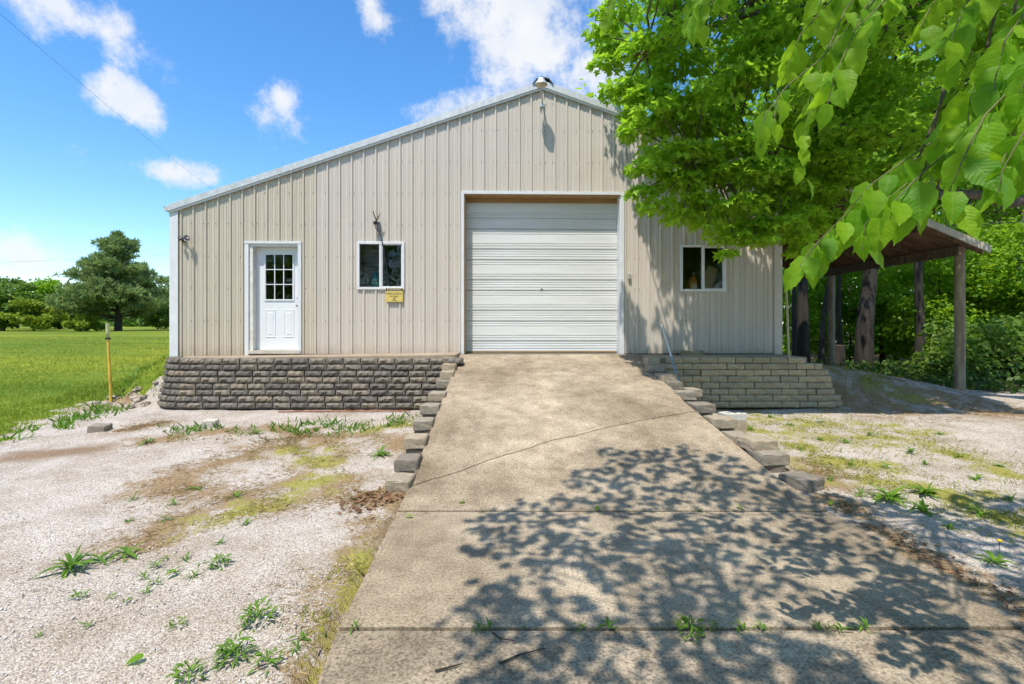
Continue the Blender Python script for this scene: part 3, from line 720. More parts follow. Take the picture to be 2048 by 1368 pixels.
# both roof slopes: sheet, rake trim and channel
for s, ue in ((-1, uL - .03), (1, uR + .10)):
    a, e = 0, ue
    mb = MB(); th = .03
    vs = [(a, -.055, RIDGE - .035), (e, -.055, roofw(e) - .035), (e, BD + .1, roofw(e) - .035), (a, BD + .1, RIDGE - .035)]
    vs += [(x, y, z + th) for x, y, z in vs]
    fs = [(3, 2, 1, 0), (4, 5, 6, 7), (0, 1, 5, 4), (1, 2, 6, 5), (2, 3, 7, 6), (3, 0, 4, 7)]
    if s > 0: fs = fs
    mb.add(vs, fs); mb.build('roof_sheet', M['roof'], bld)
    # rake trim: face, a lip below it and a return on the roof
    mb = MB(); a0, b0 = (0.001 * s, ue)
    def rk(y0, y1, z0, z1):
        v_ = []
        for u in (a0, b0):
            for y in (y0, y1):
                for z in (z0, z1): v_.append((u, y, roofw(u) + z))
        mb.add(v_, [(0, 1, 5, 4), (2, 6, 7, 3), (1, 3, 7, 5), (0, 4, 6, 2), (0, 2, 3, 1), (4, 5, 7, 6)])
    rk(-.075, -.058, -.105, .012); rk(-.066, .10, .0135, .019)
    rt = mb.build('rake_trim', M['galv'], bld)
    mb = MB(); rk(-.056, -.030, -.145, -.100); mb.build('rake_channel', M['white'], bld)
# ridge cap
mb = MB(); cap = [(-.20, -.055), (-.12, .045), (0, .075), (.12, .045), (.20, -.055)]
vs = [(u, y, RIDGE + w) for y in (-.10, BD) for u, w in cap]; vs += [(u * .94, y, RIDGE + w - .014) for y in (-.10, BD) for u, w in cap]
fs = [(i, i + 1, 5 + i + 1, 5 + i) for i in range(4)] + [(10 + i, 15 + i, 16 + i, 11 + i) for i in range(4)] + [(i, 10 + i, 11 + i, i + 1) for i in range(4)]
mb.add(vs, fs); mb.build('ridge_cap', simple('dark_ridge', (.09, .10, .12), .5, .4), bld)
# corner trims, base trim
for ua, ub in ((uL - .03, uL + .115), (uR - .115, uR + .03)):
    mb = MB(); mb.box(ua, ub, -.03, -.023, -.09 if ua < 0 else -.03, roofw(ua if ua < 0 else ub) - .12); mb.box(*((ua, ua + .006) if ua < 0 else (ub - .006, ub)), -.023, .12, -.09 if ua < 0 else -.03, roofw(ua if ua < 0 else ub) - .12)
    mb.box(*((ub - .004, ub + .014) if ua < 0 else (ua - .014, ua + .004)), -.032, -.0235, -.09 if ua < 0 else -.03, roofw(ub if ua < 0 else ua) - .14)
    mb.build('corner_trim', M['white'] if ua < 0 else M['siding'], bld)
MB().box(uL + .12, D0 - .05, -.04, -.026, -.10, -.075).build('base_trim', M['white'], bld)
# gutter on the left eave
mb = MB(); gw = roofw(uL - .03)
prof = [(-.02, -.02), (-.02, -.11), (-.09, -.12), (-.125, -.07), (-.14, -.01), (-.13, -.012), (-.115, -.066), (-.085, -.108), (-.03, -.10), (-.03, -.02)]
vs = [(uL - .012 + a * .8, y, gw + w * .9) for y in (-.07, BD) for a, w in prof]; k = len(prof)
mb.add(vs, [(i, (i + 1) % k, k + (i + 1) % k, k + i) for i in range(k)] + [tuple(range(k))]); mb.build('gutter', M['galv'], bld)
mb = MB().box(uL - .10, uL - .035, -.075, -.071, gw - .10, gw - .03); mb.build('gutter_end', M['galv'], bld)

# --- overhead door
gv = .27
od = empty('overhead_door'); od.parent = bld
gtop, nsec = GT - .03, 5
sh = (gtop - .01) / nsec
def sec_profile():
    # (w fraction metres from section bottom, outward offset)
    P = [(0, 0.012)]
    def ribs(z0, z1, lines):
        P.append((z0, 0.0)); P.append((z0 + .006, -.024))
        for q in lines: P.extend([(q - .012, -.024), (q - .006, -.015), (q + .006, -.015), (q + .012, -.024)])
        P.append((z1 - .006, -.024)); P.append((z1, 0.0))
    ribs(.012, sh * .325, [.06, .11, .155])
    ribs(sh * .325 + .028, sh - .012, [sh * .325 + .075, sh * .325 + .12, sh - .10, sh - .055])
    P.append((sh, .012)); return P
sp_ = sec_profile()
for i in range(nsec):
    mb = MB(); u0, u1 = G0 + .035, G1 - .035; vs = []
    for w, y in sp_: vs += [(u0, gv + y, w), (u1, gv + y, w)]
    fs = [(2 * k, 2 * k + 1, 2 * k + 3, 2 * k + 2) for k in range(len(sp_) - 1)]
    nb = len(vs); vs += [(u0, gv + .05, 0), (u1, gv + .05, 0), (u1, gv + .05, sh), (u0, gv + .05, sh)]; fs += [(nb + 1, nb, nb + 3, nb + 2)]
    mb.add(vs, fs); o = mb.build('door_section', M['overhead'], od, (0, 0, .01 + sh * i))
MB().box(G0 + .04, G1 - .04, gv - .03, gv - .004, -.005, .022).build('bottom_seal', M['wood_tan'], od)
MB().box((G0 + G1) / 2 - .02, (G0 + G1) / 2 + .02, gv - .04, gv - .026, .005 + sh * 2.03, .03 + sh * 2.03).build('lift_handle', M['black'], od)
gf = empty('door_frame'); gf.parent = bld
MB().box(G0 - .045, G0 + .012, -.036, -.006, -.02, GT + .045).build('side_trim', M['white'], gf)
MB().box(G1 - .012, G1 + .045, -.036, -.006, -.02, GT + .045).build('side_trim', M['white'], gf)
MB().box(G0 + .0125, G1 - .0125, -.036, -.006, GT - .012, GT + .045).build('head_trim', M['white'], gf)
MB().box(G0 - .02, G0 + .034, -.004, gv + .06, -.02, GT).build('jamb', M['wood_tan'], gf)
MB().box(G1 - .034, G1 + .02, -.004, gv + .06, -.02, GT).build('jamb', M['white'], gf)
MB().box(G0 + .0345, G1 - .0345, -.004, gv + .06, GT - .028, GT + .03).build('head_jamb', M['wood_tan'], gf)
MB().box(G0 + .04, G1 - .04, gv - .04, gv - .026, GT - .12, GT - .03).build('stop_board', M['wood_tan'], gf)

# --- entry door
de = empty('entry_door'); de.parent = bld
dv = .13; s0, s1 = Bu(506), Bu(597); dt = BM(550, 493); db = BM(550, 700)
fr = [Bu(522), Bu(583), BM(550, 601), BM(550, 504)]   # lite frame
lx0, lx1, lz0, lz1 = Bu(525.5), Bu(580), BM(550, 598), BM(550, 507.5)
mb = MB(); mb.box(s0, lx0, dv, dv + .045, db, dt); mb.box(lx1, s1, dv, dv + .045, db, dt); mb.box(lx0, lx1, dv, dv + .045, db, lz0); mb.box(lx0, lx1, dv, dv + .045, lz1, dt)
mb.build('door_leaf', M['white_door'], de)
lf = de
mb = MB(); e = .028
mb.box(lx0 - e, lx0, dv - .016, dv - .001, lz0 - e, lz1 + e); mb.box(lx1, lx1 + e, dv - .016, dv - .001, lz0 - e, lz1 + e); mb.box(lx0, lx1, dv - .016, dv - .001, lz0 - e, lz0); mb.box(lx0, lx1, dv - .016, dv - .001, lz1, lz1 + e)
bevel(mb.build('lite_frame', M['white_door'], lf), .004)
for i in (1, 2):
    x = lx0 + (lx1 - lx0) * i / 3; MB().box(x - .008, x + .008, dv - .010, dv - .002, lz0, lz1).build('muntin', M['white_door'], lf)
    z = lz0 + (lz1 - lz0) * i / 3; MB().box(lx0, lx1, dv - .012, dv - .0105, z - .008, z + .008).build('muntin', M['white_door'], lf)
for i in range(3):
    for j in range(3):
        a, b_ = lx0 + (lx1 - lx0) * i / 3, lx0 + (lx1 - lx0) * (i + 1) / 3; c_, d_ = lz0 + (lz1 - lz0) * j / 3, lz0 + (lz1 - lz0) * (j + 1) / 3
        MB().add([(a, dv + .01, c_), (b_, dv + .01, c_), (b_, dv + .01, d_), (a, dv + .01, d_)], [(0, 1, 2, 3)]).build('pane', M['glass'], lf)
for xa, xb in ((524.5, 545.5), (562, 583)):
    a, b_, c_, d_ = Bu(xa), Bu(xb), BM(550, 675), BM(550, 619)
    mb = MB(); q = .03
    ring = lambda k, y: [(a + k, y, c_ + k), (b_ - k, y, c_ + k), (b_ - k, y, d_ - k), (a + k, y, d_ - k)]
    vs = ring(0, dv - .001) + ring(.010, dv - .010) + ring(.022, dv - .003) + ring(.04, dv - .003) + ring(.06, dv - .009)
    fs = [(4 * r + i, 4 * r + (i + 1) % 4, 4 * r + 4 + (i + 1) % 4, 4 * r + 4 + i) for r in range(4) for i in range(4)] + [(16, 17, 18, 19)]
    mb.add(vs, fs); mb.build('raised_panel', M['white_door'], de)
kx = Bu(592)
for z, nm, r_ in ((BM(592, 611), 'door_knob', .028), (BM(592, 596), 'deadbolt', .022)):
    mb = MB(); mb.lathe([(0, 0), (r_ * 1.15, 0), (r_ * 1.15, .008), (.012, .012), (.012, .03 if nm == 'door_knob' else .016), (r_, .04 if nm == 'door_knob' else .02), (r_ * .95, .06 if nm == 'door_knob' else .028), (0, .066 if nm == 'door_knob' else .03)], 14)
    mb.build(nm, M['brass'], de, (kx, dv, z), (math.radians(90), 0, 0))
for nm, a in (('side_trim', (Bu(491), Bu(498.5), -.034, -.005, -.07, BM(500, 484))), ('side_trim', (Bu(597), Bu(603.5), -.034, -.005, -.005, BM(600, 484))),
              ('head_trim', (Bu(490), Bu(604), -.040, -.0045, BM(550, 487.5), BM(550, 483)))):
    MB().box(*a).build(nm, M['white'], de)
MB().box(D0 + .012, s0 - .002, -.004, dv + .05, -.02, DT).build('jamb', simple('jamb_paint', (.66, .63, .56), .5), de)
MB().box(s1 + .002, D1 + .02, -.004, dv + .05, -.02, DT).build('jamb', M['white'], de)
MB().box(s0 - .0015, s1 + .0015, -.004, dv + .05, dt + .003, DT + .02).build('head_jamb', M['white'], de)
MB().box(Bu(499), Bu(602), -.06, dv + .05, BM(550, 707), BM(550, 700.5)).build('sill', simple('sill_alu', (.55, .48, .40), .5, .2), de)
MB().box(Bu(500), Bu(600), -.045, dv, -.05, BM(550, 707) - .002).build('sill_board', M['old_wood'], de)

# --- windows
def window(w, mull, screen_left):
    o = empty('window'); o.parent = bld; a, b_, c_, d_ = w; t = .035
    fr_ = MB(); fr_.box(a - .012, a + t, -.036, .02, c_ - .012, d_ + .012); fr_.box(b_ - t, b_ + .012, -.036, .02, c_ - .012, d_ + .012)
    fr_.box(a + t, b_ - t, -.036, .02, c_ - .012, c_ + t); fr_.box(a + t, b_ - t, -.036, .02, d_ - t, d_ + .012)
    bevel(fr_.build('frame', M['white'], o), .004)
    MB().box(mull - .022, mull + .022, -.03, .018, c_ + t, d_ - t).build('mullion', M['white'], o)
    st = MB(); x0, x1 = (mull + .022, b_ - t); q = .016
    st.box(x0, x0 + q, -.016, .01, c_ + t, d_ - t); st.box(x1 - q, x1, -.016, .01, c_ + t, d_ - t); st.box(x0 + q, x1 - q, -.016, .01, c_ + t, c_ + t + q); st.box(x0 + q, x1 - q, -.016, .01, d_ - t - q, d_ - t)
    st.build('sash', M['white'], o)
    for x0, x1 in ((a + t, mull - .022), (mull + .022, b_ - t)):
        MB().add([(x0, .012, c_ + t), (x1, .012, c_ + t), (x1, .012, d_ - t), (x0, .012, d_ - t)], [(0, 1, 2, 3)]).build('pane', M['glass'], o)
    if screen_left:
        x0, x1 = a + t, mull - .022
        MB().add([(x0 - .05, .24, c_ - .1), (x1 + .05, .24, c_ - .1), (x1 + .05, .25, d_ + .1), (x0 - .05, .25, d_ + .1)], [(0, 1, 2, 3)]).build('blind', M['screen'], o)
    MB().box(a - .02, b_ + .02, .022, .28, c_ - .02, c_ + .03).build('inner_sill', M['old_wood'], o)
    return o
window(W1, Bu(761.5), True); window(W2, Bu(1405), False)
def world_of(u, v, w): return (WX0 + u * cW - v * sW, WY0 + u * sW + v * cW, WZ0 + w)
# bottles and a board inside the windows
def bottle(name, u, v, w, prof, col, label, cat, capcol, sy=.6):
    o = empty(name, world_of(u, v, w), WROT, label, cat)
    m1 = simple(name + '_body', col, .3); q = MB().lathe(prof[:-3], 18).build('body', m1, o); q.scale = (1, sy, 1)
    q = MB().lathe(prof[-3:] + [(0, prof[-1][1])], 14).build('cap', simple(name + '_cap', capcol, .4), o); q.scale = (1, sy, 1); return o
jug = bottle('detergent_jug', Bu(748), .10, W1[2] + .03, [(0, 0), (.075, 0), (.085, .01), (.085, .18), (.075, .225), (.035, .25), (.028, .25), (.034, .252), (.034, .31)], (.03, .33, .36), 'teal plastic jug on the sill of the window beside the yellow sign', 'jug', (.05, .25, .42))
MB().box(-.05, .05, -.058, -.0535, .06, .17).build('paper_label', simple('jug_label', (.35, .6, .62), .6, var=.5, scale=30), jug)
bot = bottle('amber_bottle', Bu(1389), .09, W2[2] + .03, [(0, 0), (.075, 0), (.085, .01), (.085, .17), (.06, .23), (.02, .26), (.02, .28), (.024, .282), (.024, .325)], (.55, .22, .04), 'amber bottle with pale label on the sill of the window under the tree', 'bottle', (.05, .03, .02))
MB().box(-.055, .055, -.0585, -.054, .02, .12).build('paper_label', simple('bottle_label', (.62, .5, .36), .6), bot)
o = MB().box(-.11, .11, -.008, .008, 0, .5).build('leaning_board', simple('board', (.5, .4, .28), .7, stretch=(1, 1, .2)), None, world_of(Bu(1420), .2, W2[2] + .03), (-.12, .35, WROT))
tag(o, 'pale board leaning inside the window under the tree', 'board')

# --- things fixed to the wall
def wthing(name, px, py, label, cat, v=0.0):
    u, w = B(px, py); return empty(name, world_of(u, v, w), WROT, label, cat)
# gable lamp
t_ = wthing('barn_light', 1079, 181, 'round galvanised barn lamp at the peak of the gable', 'lamp')
mb = MB(); mb.tube([(.04, -.02, -.28), (.05, -.06, -.24), (.03, -.16, -.16), (0, -.30, -.02), (0, -.34, .03)], .016, 8); mb.build('arm', M['galv'], t_)
MB().lathe([(.117, -.065), (.115, -.05), (.108, -.03), (.072, .01), (.062, .04), (.05, .06), (0, .065)], 24, (0, -.36, 0)).build('shade', M['galv'], t_)
MB().lathe([(0, -.10), (.068, -.095), (.098, -.078), (.108, -.05), (.106, -.035)], 24, (0, -.36, 0)).build('lens', simple('lamp_lens', (.55, .48, .36), .25), t_)
MB().lathe([(.026, .066), (.03, .07), (.03, .098), (.02, .105), (0, .107)], 14, (0, -.36, 0)).build('photocell', simple('photocell_blue', (.03, .35, .5), .3), t_)
MB().box(-.0, .09, -.045, -.022, -.33, -.22).build('mount_plate', M['galv'], t_)
# twin security light on the left
t_ = wthing('security_light', 372, 480, 'small black security floodlight near the left corner of the wall', 'lamp')
MB().lathe([(0, 0), (.045, 0), (.045, .02), (.02, .03), (0, .03)], 14).build('base', M['black'], t_, (-.02, -.022, 0), (math.radians(90), 0, 0))
for sx, yy in ((-.05, -.11), (.085, -.12)):
    hd = MB().lathe([(0, -.05), (.02, -.05), (.028, -.03), (.048, .015), (.052, .05), (.046, .05), (0, .042)] if sx > 0 else [(0, -.04), (.016, -.04), (.02, -.02), (.03, .02), (.032, .04), (.026, .04), (0, .034)], 16).build('lamp_head', M['black'], t_, (sx, yy, .0), (math.radians(60), 0, math.radians(30)))
    MB().tube([(-.02, -.04, 0), (sx * .6, yy * .7, 0), (sx, yy + .01, 0)], .009, 6).build('arm', M['black'], t_)
MB().lathe([(0, 0), (.044, 0), (.044, .003), (0, .004)], 16).build('lens', simple('flood_lens', (.55, .52, .48), .3), t_, (.106, -.156, -.019), (math.radians(60), 0, math.radians(30)))
# broken fixture over the window with dangling cable
t_ = wthing('broken_floodlight', 756, 452, 'broken dark floodlight bracket with dangling cable above the left window', 'lamp')
MB().box(.0, .05, -.09, -.022, -.11, .06).build('junction_box', simple('box_grey', (.10, .105, .12), .5), t_)
MB().tube([(.0, -.09, .06), (-.02, -.12, .13), (-.055, -.13, .21), (-.06, -.13, .25)], [.014, .011, .009, .012], 7).build('arm', M['black'], t_)
MB().tube([(-.01, -.10, .07), (.03, -.13, .13), (.075, -.14, .22)], [.016, .014, .004], 7).build('arm', M['old_wood'], t_)
MB().lathe([(0, -.03), (.03, -.02), (.036, .02), (.02, .045), (0, .05)], 12, (-.03, -.11, .03)).build('socket', M['black'], t_)
MB().tube([(-.02, -.10, 0), (-.015, -.12, -.07), (.03, -.10, -.11), (.06, -.09, -.16), (.09, -.075, -.28), (.11, -.06, -.40), (.17, -.055, -.75), (.22, -.06, -1.08)], .0085, 6).build('cable', M['black'], t_)
# switch box by the overhead door
t_ = wthing('switch_box', 1258, 553, 'small grey switch box on the siding right of the overhead door', 'switch')
bevel(MB().box(-.03, .03, -.06, -.004, -.05, .06).build('box', simple('box_beige', (.48, .45, .38), .5), t_), .006)
MB().box(-.018, .018, -.066, -.061, -.015, .04).build('cover', simple('cover_grey', (.3, .29, .26), .4), t_)
# reward sign
su0, sw0 = B(772, 604); su1, sw1 = B(807, 576.5)
sg = empty('reward_sign', world_of((su0 + su1) / 2, -.045, (sw0 + sw1) / 2), WROT, 'yellow metal reward sign fixed under the left window', 'sign')
SW, SH = su1 - su0, sw1 - sw0
bevel(MB().box(-SW / 2, SW / 2, -.004, .0, -SH / 2, SH / 2).build('plate', simple('sign_yellow', (.62, .47, .13), .4, var=.12, scale=9), sg), .002)
MB().box(-SW / 2 + .006, SW / 2 - .006, -.0062, -.0045, SH / 2 - .052, SH / 2 - .008).build('header_band', M['black'], sg)
def text_mesh(s, size, mat, parent, x, z, y, name='lettering', sx=1.0):
    cu = bpy.data.curves.new('txt', 'FONT'); cu.body = s; cu.size = size; cu.align_x = 'CENTER'; cu.align_y = 'CENTER'
    tmp = bpy.data.objects.new('txt', cu); COL.objects.link(tmp); dg = bpy.context.evaluated_depsgraph_get(); dg.update()
    me = bpy.data.meshes.new_from_object(tmp.evaluated_get(dg)); bpy.data.objects.remove(tmp); bpy.data.curves.remove(cu)
    o = put(name, me, mat, parent, (x, y, z), (math.radians(90), 0, 0)); o.scale = (sx, 1, 1); return o
cream = simple('sign_cream', (.75, .68, .5), .5)
text_mesh('$1,000 REWARD', .046, cream, sg, 0, SH / 2 - .03, -.0072, sx=.82)
text_mesh('FARM BUREAU', .056, M['black'], sg, 0, .022, -.0052, sx=.88)
text_mesh('MEMBER', .044, M['black'], sg, 0, -.03, -.0052)
mb = MB(); pts = [(.017 * math.cos(t), 0, .017 * math.sin(t) - .073) for t in np.linspace(.5, 5.6, 14)]; mb.tube(pts, .003, 5); mb.tube([(.002, 0, -.078), (.014, 0, -.062), (.02, 0, -.055)], .003, 5)
mb.build('emblem', M['black'], sg, (0, -.0062, 0))
MB().box(-.05, .05, -.006, -.0045, -.107, -.102).build('small_print', M['black'], sg)

# poles and plank at the right
def pole(name, p0, p1, r, mat, label, cat, tip=None):
    o = empty(name, p0, 0, label, cat); p0, p1 = Vector(p0), Vector(p1)
    MB().tube([Vector((0, 0, 0)), (p1 - p0) * .5 + Vector((.006, 0, 0)), p1 - p0], r, 10).build('shaft', mat, o)
    if tip: MB().tube([(p1 - p0) * 0, (p1 - p0) * .38], r * 1.22, 10).build('grip', tip, o)
    return o
p0 = at(1357, 763, 7.88); p1 = at(1323, 650, 9.55)
pole('leaning_pole', p0, p1, .015, M['white'], 'white and blue pole leaning on the wall beside the overhead door', 'pole', simple('blue_grip', (.12, .2, .27), .4))
p0 = at(1580, 712, 9.0); p0.z = 1.03; p1 = at(1563, 548, 9.62)
pole('wooden_pole', (p0.x - .02, p0.y + .0, 1.03), p1 + Vector((.06, -.03, 0)), .019, simple('tan_wood', (.48, .36, .2), .6, stretch=(1, 1, .1)), 'tan wooden pole leaning on the right corner of the building', 'pole')
q = world_of(Bu(1371), -.18, 0); o = empty('plank', (q[0], q[1], 1.03), WROT, 'short weathered plank on blocks against the wall below the right window', 'plank')
MB().box(-.26, .26, -.07, .07, .045, .085).build('board', M['post'], o); MB().box(-.17, .26, -.06, .06, .0, .043).build('support', M['blk_tan'], o)

# ------------------------------------------------------------------ carport
CPX = 9.35
cp = empty('carport', (7.5, 12.5, .4), 0, 'open timber carport with rusty metal roof right of the building', 'carport'); C0 = Vector((7.5, 12.5, .4))
def cz(x): return 3.22 + (9.7 - x) * .43
def cbox(name, vs, mat):
    return MB().add([Vector(v) - C0 for v in vs], [(0, 3, 2, 1), (4, 5, 6, 7), (0, 1, 5, 4), (1, 2, 6, 5), (2, 3, 7, 6), (3, 0, 4, 7)]).build(name, mat, cp)
rustroof = simple('rusty_roof_sheet', (.27, .15, .095), .7, .1, var=.5, scale=3, stretch=(1, 3, 1))
xs = np.linspace(5.4, 9.72, 7)
for a, b_ in zip(np.linspace(10.25, 16.2, 8)[:-1], np.linspace(10.25, 16.2, 8)[1:]):
    vs = []; fs = []; nn_ = 12
    for i in range(nn_ + 1):
        y = a + (b_ - a) * i / nn_; dz = .012 if i % 4 in (1, 2) else 0
        vs += [(5.38, y, cz(5.38) + dz), (9.74, y, cz(9.74) + dz)]
    fs = [(2 * i, 2 * i + 1, 2 * i + 3, 2 * i + 2) for i in range(nn_)]
    MB().add([Vector(v) - C0 for v in vs], fs).build('roof_sheet', rustroof, cp)
def sloped(name, x0, x1, y0, y1, top, th, mat): cbox(name, [(x0, y0, cz(x0) + top - th), (x1, y0, cz(x1) + top - th), (x1, y1, cz(x1) + top - th), (x0, y1, cz(x0) + top - th), (x0, y0, cz(x0) + top), (x1, y0, cz(x1) + top), (x1, y1, cz(x1) + top), (x0, y1, cz(x0) + top)], mat)
sloped('fascia', 5.38, 9.76, 10.19, 10.235, .03, .15, simple('pale_fascia', (.55, .50, .40), .7, var=.2, scale=5))
for y in (10.30, 11.7, 13.2, 14.7, 16.1): sloped('rafter', 5.42, 9.70, y, y + .045, -.012, .15, M['old_wood'])
for x in (6.3, 7.1, 7.9, 8.7, 9.5): cbox('purlin', [(x, 10.26, cz(x) - .05), (x + .07, 10.26, cz(x) - .05), (x + .07, 16.15, cz(x) - .05), (x, 16.15, cz(x) - .05), (x, 10.26, cz(x) - .012), (x + .07, 10.26, cz(x + .07) - .012), (x + .07, 16.15, cz(x + .07) - .012), (x, 16.15, cz(x) - .012)], M['old_wood'])
for x in (9.18, 5.42): cbox('beam', [(x, 10.28, cz(x + .1) - .36), (x + .1, 10.28, cz(x + .1) - .36), (x + .1, 16.1, cz(x + .1) - .36), (x, 16.1, cz(x + .1) - .36), (x, 10.28, cz(x + .1) - .17), (x + .1, 10.28, cz(x + .1) - .17), (x + .1, 16.1, cz(x + .1) - .17), (x, 16.1, cz(x + .1) - .17)], M['old_wood'])
for x in (9.33, 5.50):
    for y in (10.42, 14.6):
        zt = cz(x) - .17; zb = float(gz(x, y)) - .1; r_ = .095
        pts = [Vector((x + random.uniform(-.006, .006), y, zb + (zt - zb) * i / 6)) - C0 for i in range(7)]
        MB().tube(pts, [r_ * 1.06, r_, r_ * .98, r_, r_ * .97, r_ * .95, r_ * .95], 12).build('post', M['post'], cp)

# ------------------------------------------------------------------ trees
def limb(mb, a, b_, r0, r1, sag=.0, seg=7, n=6, wob=.06):
    a, b_ = Vector(a), Vector(b_); L = (b_ - a).length; pts = []; rad = []
    for i in range(n + 1):
        t = i / n; p = a.lerp(b_, t) + Vector((0, 0, 1)) * (math.sin(math.pi * t) * sag * L)
        if 0 < i < n: p += Vector((random.gauss(0, 1), random.gauss(0, 1), random.gauss(0, 1))) * wob * L / n
        pts.append(p); rad.append(r0 + (r1 - r0) * t)
    mb.tube(pts, rad, seg, False); return pts
def clump_leaves(centers, radii, counts, flat=.55, up=.5, droop=.35, size=(.08, .12), cv=.3):
    P, D, N, S, T = [], [], [], [], []
    for c, r_, k in zip(centers, radii, counts):
        k = int(k); v = rng.normal(size=(k, 3)); v /= np.linalg.norm(v, axis=1, keepdims=True)
        rad = rng.random(k) ** .45; q = v * rad[:, None] * r_; q[:, 2] *= flat
        q[:, 2] -= .25 * r_ * (np.hypot(q[:, 0], q[:, 1]) / r_) ** 2
        P.append(np.array(c) + q)
        d = np.column_stack([v[:, 0], v[:, 1], np.zeros(k)]) + rng.normal(size=(k, 3)) * .45; d[:, 2] -= droop; D.append(d)
        nn_ = rng.normal(size=(k, 3)) * .55; nn_[:, 2] += up; N.append(nn_)
        S.append(rng.uniform(*size, k)); T.append(np.clip(rng.normal(.5, .24, k) + (random.random() - .5) * cv, 0, 1))
    return [np.concatenate(x) for x in (P, D, N, S, T)]

# --- maple whose boughs hang in front of the gable
def wall_y(x): return WY0 + (x - WX0) * math.tan(WROT)
outline_x = lambda py: np.interp(py, [-500, -150, 0, 90, 140, 215, 300, 360, 420, 470, 520], [1290, 1225, 1205, 1185, 1200, 1235, 1265, 1270, 1285, 1330, 1430])
outline_b = lambda px: np.interp(px, [1150, 1270, 1300, 1350, 1420, 1470, 1520, 1570, 1640, 1720, 1850, 2100], [150, 400, 440, 460, 470, 505, 500, 480, 450, 420, 380, 340])
cent, rads, cnts = [], [], []
tries = 0
def ok_pt(p, r_):
    x, y, z = p
    if y > wall_y(x) - r_ * .8 - .1:
        wz_ = WZ0 + RIDGE - SL * abs(x - WX0)
        if x < 5.4 + r_ and z < wz_ + r_ * .6: return False
    if y < 8.35 - .42 * z + .1 * math.sin(x * 3): return False
    return True
while len(cent) < 240 and tries < 60000:
    tries += 1; px, py = 1180 + 970 * random.random() ** 1.5, random.uniform(-420, 520); d = random.uniform(5.2, 11.5)
    if px < 1800 and py > 0 and d > 9.3 and random.random() < .8: continue
    r_ = random.uniform(.32, .58) * (1 if px > 1400 else .75); rp = r_ / d * F
    if px - rp * .85 < outline_x(py) or py + rp * .5 > outline_b(px): continue
    p = at(px, py, d)
    if not ok_pt(p, r_) or p.z > 8.6: continue
    if any((Vector(c) - p).length < .36 for c in cent): continue
    cent.append(tuple(p)); rads.append(r_); cnts.append(215 * (r_ / .45) ** 2)
# drooping sprays that make the outline of the left side
for px, py, d, r_ in [(1215, 120, 7.4, .28), (1245, 175, 7.2, .32), (1205, 60, 7.8, .26), (1275, 255, 7.0, .30), (1300, 330, 7.0, .34), (1285, 380, 7.1, .22), (1320, 405, 7.0, .33), (1365, 430, 7.1, .28), (1265, 230, 7.3, .2),
                      (1395, 395, 7.2, .34), (1420, 445, 7.2, .24), (1470, 470, 7.3, .26), (1455, 505, 7.3, .16), (1500, 450, 7.4, .3), (1350, 360, 7.2, .36), (1385, 300, 7.0, .4), (1440, 340, 7.2, .4), (1535, 400, 7.4, .34), (1580, 370, 7.4, .36), (1345, 230, 7.0, .4), (1420, 240, 7.2, .4), (1560, 440, 7.3, .34), (1545, 330, 7.2, .4), (1600, 420, 7.5, .36), (1640, 380, 7.6, .4), (1620, 300, 7.3, .4), (1665, 430, 7.7, .3), (1690, 350, 7.7, .4), (1520, 475, 7.3, .25), (1740, 390, 7.9, .36), (1600, 470, 7.5, .24), (1480, 400, 7.0, .36), (1490, 280, 6.9, .4), (1560, 250, 7.0, .4), (1700, 280, 7.5, .42), (1780, 330, 7.9, .4), (1230, 20, 7.3, .34), (1290, 90, 7.0, .4), (1215, 95, 7.7, .22), (1360, 120, 6.9, .42), (1300, 180, 7.0, .36), (1625, 450, 7.8, .32), (1680, 445, 7.9, .34), (1735, 435, 8.0, .3), (1600, 500, 7.6, .2), (1770, 400, 8.0, .34)]:
    cent.append(tuple(at(px, py, d))); rads.append(r_); cnts.append(260 * (r_ / .42) ** 2 + 25)
tm = empty('maple_tree', (10.6, 8.2, 0), 0, 'large bright green maple spreading its leafy boughs in front of the gable', 'tree'); T0 = Vector((10.6, 8.2, 0))
mb = MB(); mb.tube([Vector(q) - T0 for q in [(10.6, 8.2, -.2), (10.62, 8.2, .6), (10.5, 8.25, 2), (10.35, 8.2, 3.6), (10.2, 8.1, 5.5), (10.1, 8.0, 8.5)]], [.42, .33, .29, .26, .2, .1], 14)
mb.build('trunk', M['bark'], tm)
forks = []; mbl = MB()
mains = [((10.35, 8.2, 3.6), (5.6, 7.8, 4.6), .17), ((10.3, 8.15, 4.2), (4.3, 7.3, 6.2), .15), ((10.2, 8.1, 5.2), (5.0, 6.6, 7.8), .13), ((10.4, 8.2, 3.2), (6.6, 7.9, 3.6), .13), ((10.2, 8.1, 5.5), (8.0, 9.8, 8.2), .12), ((10.4, 8.2, 3.8), (8.2, 6.6, 5.2), .1), ((5.6, 7.8, 4.6), (2.6, 7.2, 3.9), .08), ((4.3, 7.3, 6.2), (1.9, 7.0, 5.4), .07)]
for a, b_, r_ in mains:
    pts = limb(mbl, Vector(a) - T0, Vector(b_) - T0, r_, r_ * .45, .06, 8, 8, .12); forks += [p + T0 for p in pts[2:]]
mbl.build('limb', M['limb_bark'], tm)
mbt = MB()
for c in cent:
    c = Vector(c); f_ = min(forks, key=lambda q: (q - c).length + (0 if q.z <= c.z + .6 else .8)); limb(mbt, f_ - T0, c - T0 + Vector((0, 0, -.05)), .022, .005, .05, 5, 5, .12)
mbt.build('twigs', M['limb_bark'], tm)
P, D, N, S, T = clump_leaves(cent, rads, cnts, .36, 1.1, .35, (.075, .125), .5)
